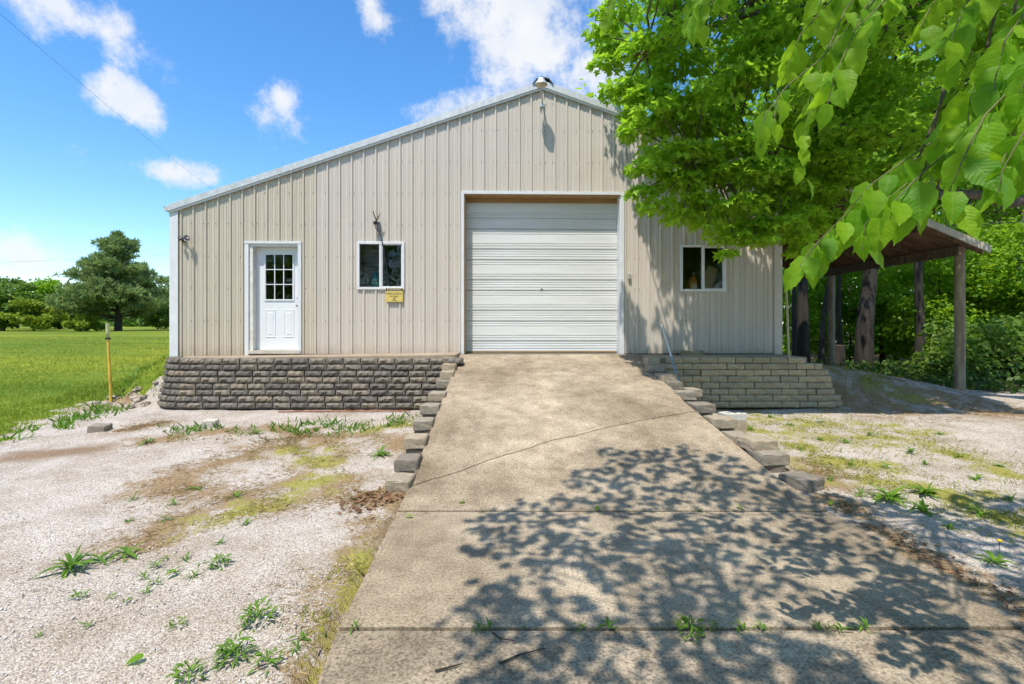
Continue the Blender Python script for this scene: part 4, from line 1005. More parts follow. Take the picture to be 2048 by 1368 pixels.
keep = np.array([ok_pt(p, -.1 if p[1] > 8 else .0) for p in P]); P, D, N, S, T = P[keep], D[keep], N[keep], S[keep], T[keep]
# the 300 leaves that stand out most are parts of their own
vis = np.array([(1150 < CX + F * p[0] / p[1] < 2048) and (HY - F * (p[2] - EYE) / p[1]) > 0 for p in P]); dist = np.linalg.norm(P - np.array([0, 0, EYE]), axis=1)
order = np.argsort(np.where(vis, dist / S, 1e9))[:300]; msk = np.ones(len(P), bool); msk[order] = False
tag(put('crown', leaf_cloud('maple_crown', P[msk] - np.array(T0), D[msk], N[msk], S[msk], T_MAPLE, T[msk]), M['maple'], tm), kind='stuff')
one = leaf_cloud('maple_leaf', np.zeros((1, 3)), np.array([[0., 1, 0]]), np.array([[0., 0, 1]]), [1.0], T_MAPLE, np.array([.55])); one.materials.append(M['maple'])
def leaf_obj(name, me, parent, p, d, nrm, s):
    d = Vector(d).normalized(); nrm = Vector(nrm); nrm = (nrm - d * nrm.dot(d)); nrm = nrm.normalized() if nrm.length > 1e-6 else d.orthogonal().normalized()
    x = d.cross(nrm); R = Matrix((x, d, nrm)).transposed().to_4x4()
    o = bpy.data.objects.new(name, me); COL.objects.link(o); o.parent = parent; o.matrix_local = Matrix.Translation(p) @ R @ Matrix.Diagonal((s, s, s, 1)); return o
for i in order: leaf_obj('leaf', one, tm, Vector(P[i]) - T0, D[i], N[i], float(S[i]))

# --- linden standing behind the viewer, its branches hang into view on the right
tl = empty('linden_tree', (5.2, -2.6, 0), 0, 'near linden tree with large heart-shaped leaves hanging into view top right', 'tree'); L0 = Vector((5.2, -2.6, 0))
MB().tube([Vector(q) - L0 for q in [(5.2, -2.6, -.2), (5.2, -2.6, .5), (5.1, -2.5, 2), (4.9, -2.3, 3.6), (4.6, -2.0, 5.5), (4.4, -1.9, 8)]], [.4, .3, .26, .23, .17, .06], 14).build('trunk', M['bark'], tl)
SHB = [(-3, 1.6), (-1.2, 1.9), (-.75, 2.3), (-.45, 2.7), (-.42, 3.3), (-.25, 4.3), (.35, 4.85), (.84, 5.2), (1.6, 5.5), (2.4, 5.55), (2.9, 5.0), (3.4, 4.6), (4.5, 4.35), (6, 4.3), (8.5, 4.0)]
sbx, sby = zip(*SHB)
Pn = []; 
NG = 45000
gx_ = rng.uniform(-3.2, 8.0, NG); gy_ = rng.uniform(-6.5, 6.0, NG)
for x, y in zip(gx_, gy_):
    v1 = mnoise.fractal(Vector((x * .95, y * .95, 1.7)), 1.0, 2.0, 3); v2 = mnoise.fractal(Vector((x * 3.1, y * 3.1, 7.7)), 1.0, 2.0, 2)
    e = np.interp(x, sbx, sby) - y
    if e + .55 * v1 + .25 * v2 < 0: continue
    if x < -.3 - .35 * v1 - .2 * v2 and y > 1.4: continue
    dens_ = min(1, .25 + e * .6) if x < 1.2 else .9
    if v2 + .6 * v1 < -.34 - .12 * min(1, max(0, e)) - (.12 if x > 1.8 else 0): continue
    if random.random() > .5 + .5 * dens_: continue
    Hm = max(3.4, (1.78 + .69 * y) / 1.29) + .12
    H = Hm + max(0, 1.6 + 1.1 * mnoise.noise((x * .8, y * .8, 4.2)) + random.uniform(-.25, .6))
    Pn.append((x - .2 * H, y - .42 * H, H))
Pn = np.array(Pn); k = len(Pn)
Dn = rng.normal(size=(k, 3)) * .6; Dn[:, 2] -= .5; Nn = rng.normal(size=(k, 3)) * .45; Nn[:, 2] += .9
mbl = MB(); forks = []
for a, b_, r_ in [((4.9, -2.3, 3.6), (.2, .6, 4.8), .11), ((5, -2.4, 3.0), (2.6, 2.3, 4.3), .10), ((4.9, -2.3, 3.6), (4.6, 2.0, 4.4), .10), ((4.7, -2.1, 4.6), (-.9, -1.6, 5.8), .11), ((4.6, -2, 5.4), (2.0, .8, 6.6), .09), ((4.9, -2.3, 3.4), (6.9, 1.0, 4.2), .09), ((4.7, -2.1, 4.8), (6.0, -5, 6.5), .09)]:
    pts = limb(mbl, Vector(a) - L0, Vector(b_) - L0, r_, .02, .05, 8, 8, .12); forks += [p + L0 for p in pts[2:]]
mbl.build('limb', M['limb_bark'], tl)
mbt = MB()
for i in rng.choice(k, 260, replace=False):
    c = Vector(Pn[i]); f_ = min(forks, key=lambda q: (q - c).length); limb(mbt, f_ - L0, c - L0, .014, .004, .03, 4, 4, .1)
mbt.build('twigs', M['limb_bark'], tl)
def heart_leaf(name, seed):
    r = random.Random(seed); rows = 9; prof = [0, .21, .30, .335, .325, .285, .22, .14, .055, 0]; vs = []; fs = []; bend = r.uniform(.1, .35); fold = r.uniform(.12, .3)
    for j in range(10):
        y = j / 9; w = prof[j] * (1 + r.uniform(-.04, .04)); dz = -bend * y * y + .015 * math.sin(j * 2.3)
        yy = y - (.09 if j == 1 else .03 if j == 2 else 0)
        for i, t in enumerate((-1, -.5, 0, .5, 1)):
            ser = .012 * ((j % 2) * 2 - 1) if abs(t) == 1 and 0 < j < 9 else 0
            vs.append(((w + ser) * t, yy if abs(t) > .1 else y, dz + fold * abs(t) * w + .012 * math.sin(j * 1.9 + t * 3) * (abs(t) > .2)))
    fs = [(j * 5 + i, j * 5 + i + 1, (j + 1) * 5 + i + 1, (j + 1) * 5 + i) for j in range(9) for i in range(4)]
    mb = MB().add(vs, fs, True); mb.add([(-.008, -.28, .02), (.008, -.28, .02), (.006, .02, 0), (-.006, .02, 0)], [(0, 1, 2, 3)])
    me = mb.mesh(name); me.attributes.new('tint', 'FLOAT', 'POINT').data.foreach_set('value', np.full(len(me.vertices), .05 + .4 * r.random(), np.float32)); me.materials.append(M['linden_near']); return me
HEART = [heart_leaf('linden_leaf', i) for i in range(6)]
TW = [ # twigs as (photo x, y, distance) points, leaf size, number of leaves
    ([(1800, -120, 2.6), (1690, -30, 2.5), (1600, 70, 2.4), (1555, 190, 2.35), (1545, 265, 2.3)], .15, 15),
    ([(1780, -90, 2.5), (1690, 20, 2.4), (1650, 110, 2.3), (1620, 200, 2.3), (1605, 300, 2.3), (1606, 370, 2.3)], .135, 16),
    ([(1800, -60, 2.4), (1725, 30, 2.3), (1690, 90, 2.3), (1700, 130, 2.3)], .15, 12),
    ([(1430, -90, 2.8), (1395, -20, 2.75), (1385, 40, 2.7), (1378, 70, 2.7)], .15, 8),
    ([(1270, -80, 3.0), (1240, -30, 2.95), (1215, 20, 2.9), (1207, 45, 2.9)], .13, 7),
    ([(1310, -70, 3.0), (1270, -30, 3.0), (1262, 0, 3.0)], .13, 4),
    ([(1480, -60, 2.9), (1450, -25, 2.8), (1425, 5, 2.8)], .13, 4),
    ([(2160, 60, 2.2), (2020, 180, 2.1), (1900, 260, 2.05), (1810, 320, 2.0), (1740, 370, 2.0), (1690, 430, 2.0), (1640, 480, 2.0), (1600, 535, 2.0)], .145, 30),
    ([(2000, 220, 2.1), (1880, 310, 2.0), (1810, 370, 1.95), (1760, 410, 1.95), (1730, 450, 1.95), (1725, 500, 1.95)], .15, 16),
    ([(1850, 340, 2.0), (1820, 390, 1.95), (1830, 430, 1.9)], .14, 6),
    ([(2200, 30, 1.8), (2060, 140, 1.7), (1970, 230, 1.65), (1925, 320, 1.6), (1900, 380, 1.6), (1920, 430, 1.6)], .16, 16),
    ([(2200, 150, 1.7), (2080, 230, 1.6), (2010, 310, 1.55), (1980, 380, 1.55)], .15, 10),
    ([(2140, -60, 1.9), (2060, 10, 1.8), (2010, 80, 1.75), (1990, 160, 1.7), (1985, 210, 1.7)], .15, 16),
    ([(2080, -120, 2.1), (1990, -50, 2.0), (1930, 10, 1.95), (1905, 70, 1.9), (1895, 120, 1.9)], .15, 14),
    ([(1990, -110, 2.3), (1900, -40, 2.2), (1860, 15, 2.15), (1840, 55, 2.1)], .15, 9),
    ([(2180, -30, 1.7), (2110, 40, 1.65), (2060, 120, 1.6), (2040, 190, 1.6)], .15, 12),
    ([(2180, 180, 1.8), (2100, 260, 1.75), (2040, 330, 1.7), (2030, 370, 1.7)], .15, 10),
    ([(1760, -110, 2.8), (1700, -60, 2.7), (1645, -20, 2.7), (1640, 10, 2.6)], .14, 7),
    ([(1840, -110, 2.5), (1760, -20, 2.4), (1640, 120, 2.3), (1575, 170, 2.25), (1530, 230, 2.2), (1520, 300, 2.2)], .14, 14),
    ([(1860, -80, 2.3), (1770, 0, 2.2), (1710, 60, 2.2), (1670, 150, 2.15), (1655, 210, 2.1)], .15, 12),
    ([(1470, -100, 2.7), (1420, -40, 2.65), (1400, 20, 2.6), (1395, 60, 2.6)], .15, 7),
    ([(1960, 250, 2.0), (1840, 350, 1.9), (1790, 400, 1.85), (1780, 440, 1.85)], .15, 8),
    ([(2120, -20, 2.0), (2030, 60, 1.9), (1965, 120, 1.85), (1940, 200, 1.8), (1935, 260, 1.8)], .155, 13),
    ([(2220, 80, 1.6), (2120, 170, 1.5), (2050, 260, 1.5), (2005, 340, 1.5), (1995, 390, 1.5)], .15, 12),
    ([(1840, 310, 2.1), (1760, 380, 2.05), (1680, 440, 2.05), (1620, 500, 2.05), (1590, 545, 2.05)], .14, 14),
    ([(2120, 120, 2.0), (1990, 200, 1.95), (1900, 220, 1.9), (1870, 300, 1.9)], .14, 10),
]
mbt = MB(); tot = 0
brn = MB()
for pts, ls, cnt in TW:
    W = [at(*p) for p in pts]; rr_ = [.0042 - .003 * i / (len(W) - 1) for i in range(len(W))]
    tw = MB().tube([p - L0 for p in W], rr_, 6).build('twig', M['twig'], tl)
    far = W[0]; f_ = min(forks, key=lambda q: (q - far).length); limb(brn, f_ - L0, far - L0, .012, .0042, .06, 6, 6, .06)
    path = W; L = plen(path)
    for i in range(cnt):
        s = L * (.22 + .78 * (i + .5 * random.random()) / cnt); p, d = path_point(path, min(s, L - .001))
        side = d.cross(Vector((0, 0, 1))); side = side.normalized() if side.length > .1 else Vector((1, 0, 0))
        sg_ = 1 if i % 2 else -1
        ld = d * .5 + side * sg_ * random.uniform(.25, .9) + Vector((0, 0, -random.uniform(.7, 1.3))) + Vector((random.gauss(0, .18), random.gauss(0, .25), 0))
        nr = Vector((random.gauss(-.1, .45), -random.uniform(.2, 1.0), random.uniform(.3, .9)))
        s_ = ls * random.uniform(.72, 1.05) * (1.0 if i < cnt * .8 else .8); ld.normalize()
        q_ = leaf_obj('leaf', HEART[random.randrange(6)], tl, p - L0 + ld * .28 * s_, ld, nr, s_); q_.scale = (s_ * random.uniform(.8, 1.1), s_, s_); tot += 1
brn.build('branch', M['limb_bark'], tl)
# the crown is open where the outer branches hang below it in the sun
tp_ = np.array([tuple(path_point([at(*p) for p in pts], q)[0]) for pts, _, _ in TW for q in np.arange(.1, plen([at(*p) for p in pts]), .12)])
sd = np.array(SUN); open_ = np.ones(k, bool); pr = rng.random(k)
def flat(A): return A - (A @ sd)[:, None] * sd
fa, fb = flat(Pn), flat(tp_)
for i in range(k):
    if np.min(np.sum((fb - fa[i]) ** 2, axis=1)) < .025 and pr[i] < .62: open_[i] = False
Pn, Dn, Nn = Pn[open_], Dn[open_], Nn[open_]; k = len(Pn)
tag(put('crown', leaf_cloud('linden_crown', Pn - np.array(L0), Dn, Nn, rng.uniform(.10, .15, k), T_OVAL, rng.random(k)), M['linden'], tl), kind='stuff')


# --- broadleaf trees of the wood and the far field
def broadleaf(name, loc, h, trunk_r, crown_c, crown_r, nclump, per, lsize, mat, label, group, bark=None, lean=(0, 0), tmpl=T_DIA, clump_r=.9, tz0=.25, cat='tree', visible_from=None):
    loc = Vector(loc); t = empty(name, loc, random.uniform(0, 6), label, cat, group); t.rotation_euler = (0, 0, 0)
    mb = MB(); n_ = 7; pts = []
    for i in range(n_ + 1):
        q = i / n_; pts.append(Vector((lean[0] * q * q + random.gauss(0, .02) * h * .15, lean[1] * q * q + random.gauss(0, .02) * h * .15, -.25 + (h * .8 + .25) * q)))
    mb.tube(pts, [trunk_r * (1.3 if i == 0 else 1.05 if i == 1 else 1 - .75 * (i / n_) ** 1.2) for i in range(n_ + 1)], 12, False); mb.build('trunk', bark or M['bark'], t)
    cc, rr2, kk = [], [], []; ml = MB()
    for i in range(nclump):
        v = rand_dirs(1)[0]; q = random.random() ** .4; c = Vector((crown_c[0] + v[0] * crown_r[0] * q, crown_c[1] + v[1] * crown_r[1] * q, crown_c[2] + v[2] * crown_r[2] * q))
        if c.z < .3: c.z = .3 + random.random()
        cc.append(tuple(c)); r_ = clump_r * random.uniform(.65, 1.2); rr2.append(r_); kk.append(per)
        b0 = min(pts, key=lambda s: abs(s.z - max(c.z * .75, h * tz0)))
        if i % 2 == 0: limb(ml, b0, c, trunk_r * .22, .012, .06, 5, 4, .15)
    ml.build('limb', bark or M['bark'], t)
    P, D, N, S, T = clump_leaves(cc, rr2, kk, .6, .7, .35, lsize)
    ok_ = P[:, 2] > .05; P, D, N, S, T = P[ok_], D[ok_], N[ok_], S[ok_], T[ok_]
    tag(put('crown', leaf_cloud(name + '_crown', P, D, N, S, tmpl, T), mat, t), kind='stuff'); return t
def gpos(px, d, dz=0): x = (px - CX) / F * d; return (x, d, float(gz(x, d)) + dz)
# wood on the right
WG = 'trees of the wood behind the carport'
for px, d, h, r_, lab, bk, lean, nc in [
    (1607, 17.0, 13, .30, 'dark twin-looking trunk just right of the building corner', 'bark', (-.5, 0), 50), (1640, 18.0, 10, .16, 'slanting dark trunk between the corner tree and the rear carport post', 'bark', (2.2, .5), 30),
    (1679, 18.5, 11, .15, 'thin dark trunk behind the rear carport post', 'bark', (.2, 0), 30), (1735, 17.0, 16, .40, 'thickest dark trunk seen through the middle of the carport', 'bark', (.1, 0), 60),
    (1836, 17.5, 15, .24, 'straight dark trunk seen between the thick trunk and the front carport post', 'bark', (0, 0), 50), (1806, 25, 14, .22, 'pale sunlit trunk deep in the wood left of the straight dark trunk', 'bark_pale', (.3, 0), 40),
    (1936, 21, 14, .20, 'dark trunk just right of the front carport post', 'bark', (.2, 0), 45), (2001, 22, 15, .22, 'pale patchy trunk right of the carport', 'bark_pale', (0, 0), 45), (2040, 20, 14, .18, 'pale trunk at the right edge of the picture', 'bark_pale', (.3, 0), 40),
    (1588, 19, 12, .16, 'slim dark trunk tight against the building corner', 'bark', (.1, 0), 25), (1660, 23, 13, .17, 'slim dark trunk behind the rear carport post in the deep wood', 'bark', (0, 0), 25), (1765, 22, 13, .15, 'slim dark trunk right of the thickest trunk', 'bark', (.2, 0), 25), (1870, 24, 13, .15, 'slim dark trunk left of the front carport post', 'bark', (-.2, 0), 25), (1970, 26, 13, .17, 'slim dark trunk between the dark and the patchy trunk right of the carport', 'bark', (.2, 0), 25),
    (1890, 29, 15, .22, 'slim far trunk behind the front carport post', 'bark_pale', (0, 0), 45), (1700, 28, 15, .22, 'slim far trunk left of the thickest trunk', 'bark_pale', (0, 0), 45)]:
    broadleaf('forest_tree', gpos(px, d, -.05), h, r_ * .62, (0, 0, h * .72), (3.0, 2.8, h * .30), int(nc * .6), 170, (.13, .24), M['forest'], lab, WG, M[bk], lean, T_DIA, 1.0, .45)
# leafy saplings and shrubs that fill the wood
shr = [(1600, 21), (1650, 22), (1700, 21.5), (1760, 21), (1790, 22.5), (1870, 20.5), (1905, 22), (1960, 18), (2010, 19), (2060, 17.5), (1990, 15.5), (2075, 14.5), (1955, 14.2), (1880, 18.2), (2120, 16)]
for i, (px, d) in enumerate(shr):
    low = d < 16; h = random.uniform(1.6, 2.4) if low else random.uniform(4.5, 6.5)
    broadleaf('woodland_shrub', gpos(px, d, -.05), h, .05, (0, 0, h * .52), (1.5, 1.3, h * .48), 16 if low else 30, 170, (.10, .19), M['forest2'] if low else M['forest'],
              'leafy green undergrowth shrub in the wood behind the carport', 'undergrowth shrubs of the wood', None, (0, 0), T_DIA, .6 if low else .75, .1, 'shrub')
# far wood reads as one mass
k = 60000; x = rng.uniform(4, 62, k); y = rng.uniform(30, 46, k); z = rng.random(k) ** .9 * 17 - .6
lump = np.array([mnoise.noise((a * .35, b_ * .35, c * .35)) for a, b_, c in zip(x, y, z)]); kp = lump > -.18; x, y, z = x[kp], y[kp], z[kp]; k = len(x)
Dn = rng.normal(size=(k, 3)); Dn[:, 2] -= .4; Nn = rng.normal(size=(k, 3)) * .6; Nn[:, 2] += .6
o = put('far_woodland', leaf_cloud('far_woodland', np.column_stack([x, y, z]), Dn, Nn, rng.uniform(.35, .7, k), T_DIA, np.clip(lump[kp] + .5, 0, 1)), M['forest']); tag(o, 'dense sunlit green woodland behind the carport trees', 'woodland', kind='stuff')
# ground ivy and low leaves at the edge of the wood
k = 14000; x = rng.uniform(6, 22, k); yb = np.interp(x, [5, 7, 9, 10.5, 12, 22], [16.4, 15.5, 12.3, 10.7, 9.6, 9]); y = yb + rng.random(k) ** 1.3 * 9; z = gz(x, y) + rng.random(k) ** 2 * np.clip((y - yb) * .2, .1, .5)
Dn = rng.normal(size=(k, 3)); Dn[:, 2] += .1; Nn = rng.normal(size=(k, 3)) * .5; Nn[:, 2] += .8
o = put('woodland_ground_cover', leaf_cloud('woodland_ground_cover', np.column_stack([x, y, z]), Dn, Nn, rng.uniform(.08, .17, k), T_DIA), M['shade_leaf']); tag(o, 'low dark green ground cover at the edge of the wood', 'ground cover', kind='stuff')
p = gpos(1676, 16.2); t = empty('tree_stump', p, 0, 'dark cut stump beside the rear carport post', 'stump')
MB().lathe([(.30, -.1), (.24, .1), (.2, .5), (.2, 1.05)], 14).build('trunk', M['bark'], t); MB().lathe([(.198, 1.048), (.1, 1.055), (0, 1.05)], 14).build('cut_face', M['old_wood'], t)

# far field trees on the left
FG = 'trees at the far side of the lawn'
FT = [(5, 44, 4.6, 2.6, 'forest2', 'dark leafy tree cut by the left edge of the picture'), (-35, 48, 5.6, 3.0, 'forest2', 'tree mostly outside the left edge of the picture'), (78, 56, 5.9, 3.2, 'forest', 'round mid green tree behind the yellow-green bush'), (118, 58, 5.2, 2.6, 'forest2', 'dark green tree left of the big pine'),
      (150, 62, 4.6, 2.8, 'forest2', 'dark tree half hidden behind the left side of the pine'), (318, 56, 5.0, 2.4, 'forest2', 'dark tree between the pine and the building corner'), (345, 60, 5.2, 2.6, 'forest', 'tree just beside the building left corner'), (35, 66, 5.4, 3.0, 'forest2', 'bluish dark tree at the back of the far row')]
for px, d, h, r_, mt, lab in FT:
    broadleaf('field_tree', gpos(px, d), h, .16, (0, 0, h * .56), (r_, r_, h * .46), 34, 150, (.22, .40), M[mt], lab, FG, None, (0, 0), T_DIA, .95, .2)
for px, d, h, r_, lab in [(67, 43, 2.9, 2.0, 'yellow-green rounded bush at the far edge of the lawn'), (160, 42, 1.5, .8, 'small light green sapling in front of the pine left side'), (192, 43, 1.0, .5, 'tiny light green sapling below the pine')]:
    broadleaf('bush', gpos(px, d), h, .06, (0, 0, h * .52), (r_, r_, h * .46), 26 if r_ > 1 else 8, 150, (.16, .30), M['yellowgreen'], lab, None, None, (0, 0), T_DIA, .6 if r_ > 1 else .35, .1, 'bush')
# far tree belt along the horizon
k = 26000; x = rng.uniform(-230, -20, k); y = rng.uniform(100, 125, k); z = 1 + rng.random(k) * (4.5 + 2.0 * np.sin(x * .13) + 1.3 * np.sin(x * .37 + 1))
Dn = rng.normal(size=(k, 3)); Nn = rng.normal(size=(k, 3)) * .6; Nn[:, 2] += .6
tag(put('far_tree_belt', leaf_cloud('far_tree_belt', np.column_stack([x, y, z]), Dn, Nn, rng.uniform(.8, 1.5, k), T_DIA), M['forest2']), 'low dark belt of trees along the horizon', 'woodland', kind='stuff')
# trees behind the viewer, seen in the window glass
for x, y, h in [(-16, -16, 10), (-9, -19, 11), (-2, -17, 10), (6, -18, 11), (-24, -14, 9), (13, -15, 10)]:
    broadleaf('roadside_tree', (x, y, -.1), h, .25, (0, 0, h * .6), (3.4, 3.2, h * .4), 34, 110, (.25, .42), M['forest'], 'broad green tree behind the viewer, mirrored in the window glass', 'trees mirrored in the glass', None, (0, 0), T_DIA, 1.2, .3)

# --- pine
pp = gpos(236, 45); tp = empty('pine_tree', pp, 0, 'big broad blue-green pine standing on the lawn left of the building', 'tree'); PH = 8.7
MB().tube([(0, 0, -.2), (.05, 0, 1), (0, .05, 3), (-.05, 0, 5.5), (.05, 0, 7.6), (0, 0, PH * .97)], [.34, .26, .2, .13, .06, .015], 12, False).build('trunk', M['bark'], tp)
ml = MB(); P = []; Dd = []
for i in range(120):
    hq = random.random() ** 1.05; z0 = .9 + hq * (PH - 1.5); R = 4.5 * (1 - hq) ** .62 * (.55 + .45 * min(1, hq * 5 + .45)) * random.uniform(.72, 1.12); a = random.uniform(0, 2 * math.pi)
    end = Vector((R * math.cos(a), R * math.sin(a), z0 + R * random.uniform(.05, .32) + (.35 if hq > .8 else 0)))
    pts = limb(ml, (0, 0, z0), end, .05 * (1.2 - hq), .012, -.06, 5, 6, .08)
    for j in range(int(9 + 26 * R / 4)):
        t = random.uniform(.3, 1.03); q = Vector((0, 0, z0)).lerp(end, t); q += Vector((random.gauss(0, .3), random.gauss(0, .3), random.gauss(0.05, .10))) * (.5 + .25 * R)
        P.append(q); Dd.append((end - Vector((0, 0, z0))).normalized() * .5 + Vector((0, 0, .35)))
for j in range(50): P.append(Vector((random.gauss(0, .22), random.gauss(0, .22), PH - random.random() * 1.2))); Dd.append(Vector((0, 0, 1)))
ml.build('limb', M['bark'], tp)
P = np.array(P); Dd = np.array(Dd); rep = 16; tq = np.repeat(rng.random(len(P)), rep); Pr = np.repeat(P, rep, 0) + rng.normal(size=(len(P) * rep, 3)) * .07; Dr = np.repeat(Dd, rep, 0) + rng.normal(size=(len(P) * rep, 3)) * .65
k = len(Pr); tag(put('crown', leaf_cloud('pine_crown', Pr, Dr, rand_dirs(k, .5), rng.uniform(.26, .5, k), T_DIA, np.clip(tq + rng.normal(size=k) * .12, 0, 1), np.full(k, .30)), M['pine'], tp), kind='stuff')

# ------------------------------------------------------------------ grass, weeds, litter
def scatter_blades(name, pts, h, mat, label, cat, lean=.35, per=1, width=1.0, base_up=1.0, tint=None, tmpl=T_BLADE):
    pts = np.asarray(pts); k = len(pts); z = gz(pts[:, 0], pts[:, 1])
    d = rng.normal(size=(k, 3)) * lean; d[:, 2] = base_up; nr = rng.normal(size=(k, 3)); nr[:, 2] *= .3
    o = put(name, leaf_cloud(name, np.column_stack([pts, z]), d, nr, rng.uniform(.5, 1.1, k) * h, tmpl, tint, np.full(k, width)), mat); return tag(o, label, cat, kind='stuff')
# lawn
k = 150000; t = rng.random(k); y = 5.2 + 22 * t ** 2.1; x = lawn_edge(y) - (rng.random(k) ** 1.25) * (2 + y * .95) + .28
vv = np.array([mnoise.noise((a * 1.5, b_ * 1.5, 0)) for a, b_ in zip(x, y)]); kp = (vv > -.45) & ((x < -6.9) | (y > 9.6)) & (rng.random(k) < np.interp(lawn_edge(y) - x, [-.4, -.05, .5], [.05, .45, 1.0]))
scatter_blades('lawn_grass', np.column_stack([x, y])[kp], np.interp(y[kp], [5, 9, 27], [.085, .07, .06]), M['grass'], 'green mown grass of the lawn on the left', 'grass', .6, 1, 2.2, 1.0, np.clip(.42 + .9 * np.array([mnoise.fractal(Vector((a * .5, b_ * 1.1, 3)), 1, 2, 3) for a, b_ in zip(x[kp], y[kp])]) + rng.normal(size=kp.sum()) * .2, 0, 1))
k = 9000; x = rng.uniform(-8.6, -6.4, k); y = rng.uniform(9.05, 15, k); kp = (x / y < -.62) ; scatter_blades('rough_grass', np.column_stack([x, y])[kp], .12, M['grass'], 'longer rough grass beside the building left corner', 'grass', .5, 1, 1.6)
def along(line, n_, w):
    segs = [(Vector((*a, 0)), Vector((*b_, 0))) for a, b_ in zip(line[:-1], line[1:])]; Ls = np.array([(b_ - a).length for a, b_ in segs]); out = []
    for s in rng.choice(len(segs), n_, p=Ls / Ls.sum()):
        a, b_ = segs[s]; q = a.lerp(b_, random.random()); out.append((q.x + random.gauss(0, w), q.y + random.gauss(0, w)))
    out = np.array(out); v = np.array([mnoise.noise((a * 3.3, b_ * 3.3, 2)) for a, b_ in out]); out = out[v > -.12]
    bad = (out[:, 0] > -.97) & (out[:, 0] < np.array([XR(q) for q in out[:, 1]]) + .02) & (out[:, 1] < 9.5); return out[~bad]
S_ = np.concatenate([along(ln, int(1500 * r_ / .2), r_ * 1.1) for ln, r_ in STRAW]); scatter_blades('dry_straw', S_, .07, M['straw'], 'matted dry straw lying in patches on the gravel', 'straw', 1.6, 1, 1.1, .25)
S_ = np.concatenate([along(ln, int(1000 * r_ / .2), r_ * 1.15) for ln, r_ in MOSS]); scatter_blades('mossy_grass', S_, .055, M['moss'], 'sparse yellow-green grass growing through the gravel', 'grass', .9, 1, 1.7, .7)
S_ = np.concatenate([along(gl([(550, 862), (620, 852), (700, 856)]), 620, .26), along(gl([(700, 862), (790, 848), (825, 838)]), 260, .2), along(gl([(330, 860), (470, 864)]), 260, .15), along(gl([(1520, 815), (1560, 812)]), 150, .12)])
scatter_blades('grass_patch', S_, rng.uniform(.04, .15, len(S_)), M['weed'], 'green weedy grass patch on the gravel in front of the left wall', 'grass', .8, 1, 2.4)
S_ = along(gl([(330, 872), (560, 866), (700, 870), (825, 850)]), 1400, .3); scatter_blades('thin_yellow_grass', S_, .06, M['moss'], 'thin yellowing grass between the gravel and the dark wall', 'grass', .9, 1, 1.6, .6)
S_ = along(gl([(0, 885), (110, 860), (200, 825), (235, 795), (300, 735)]), 900, .16); scatter_blades('lawn_edge_weeds', S_, .15, M['weed'], 'broad-bladed weeds along the edge of the lawn', 'weeds', .7, 1, 3.0)
S_ = along(gl([(795, 985), (750, 1000), (715, 1012)]), 200, .12)
z_ = gz(S_[:, 0], S_[:, 1]) + .01; k = len(S_); d = rng.normal(size=(k, 3)); d[:, 2] *= .3; nr = rng.normal(size=(k, 3)) * .5; nr[:, 2] += 1
tag(put('dead_leaves', leaf_cloud('dead_leaves', np.column_stack([S_, z_]), d, nr, rng.uniform(.03, .075, k), T_OVAL), M['dryleaf']), 'brown dead leaves heaped below the lowest left edging block', 'dead leaves', kind='stuff')
S_ = np.concatenate([along(gl([(560, 822), (830, 822)]), 220, .05), along(gl([(250, 800), (300, 760)]), 200, .15), along(gl([(1440, 812), (1690, 812)]), 240, .12), along(gl([(1660, 1005), (1800, 1090), (2048, 1235)]), 420, .10), along(gl([(300, 880), (620, 878)]), 200, .12)])
z_ = gz(S_[:, 0], S_[:, 1]) + .012; k = len(S_); d = rng.normal(size=(k, 3)); d[:, 2] *= .25; nr = rng.normal(size=(k, 3)) * .4; nr[:, 2] += 1
tag(put('leaf_litter', leaf_cloud('leaf_litter', np.column_stack([S_, z_]), d, nr, rng.uniform(.018, .05, k), T_OVAL, None, np.full(k, .7)), M['dryleaf']), 'scattered brown leaf litter along the foot of the walls and ramp', 'leaf litter', kind='stuff')
# loose gravel chips
k = 15000; y = 1.9 + 6.2 * rng.random(k) ** 1.6; x = rng.uniform(-1.25, 1.25, k) * y; kp = ((x < -1.02) & (x > lawn_edge(y))) | (x > 2.95); x, y = x[kp], y[kp]; k = len(x)
oct_v = np.array([(1, 0, 0), (0, 1, 0), (-1, 0, 0), (0, -1, 0), (0, 0, .7), (0, 0, -.7)]); oct_f = np.array([(0, 1, 4), (1, 2, 4), (2, 3, 4), (3, 0, 4), (1, 0, 5), (2, 1, 5), (3, 2, 5), (0, 3, 5)])
sz = rng.uniform(.003, .008, (k, 1, 1)) * rng.uniform(.6, 1.3, (k, 1, 3)); an = rng.random(k) * 6.28; ca, sa = np.cos(an), np.sin(an)
V = oct_v[None] * sz + rng.normal(size=(k, 6, 3)) * .002; V = np.stack([V[..., 0] * ca[:, None] - V[..., 1] * sa[:, None], V[..., 0] * sa[:, None] + V[..., 1] * ca[:, None], V[..., 2]], -1)
V += np.column_stack([x, y, gz(x, y) + .004])[:, None, :]; Ff = ((np.arange(k) * 6)[:, None, None] + oct_f[None]).ravel()
m_, n, l, b = new_mat('gravel_chip'); at_ = n.new('ShaderNodeAttribute'); at_.attribute_name = 'tint'; r = ramp(n, [(0, (.38, .34, .31)), (.5, (.62, .57, .53)), (1, (.80, .77, .74))]); l.new(at_.outputs['Fac'], r.inputs[0]); l.new(r.outputs[0], b.inputs['Base Color']); b.inputs['Roughness'].default_value = .9
tag(put('gravel_chips', np_mesh('gravel_chips', V.reshape(-1, 3), Ff, np.full(k * 8, 3), {'tint': np.repeat(rng.random(k), 6)}), m_), 'loose pale gravel chips of the yard', 'gravel', kind='stuff')
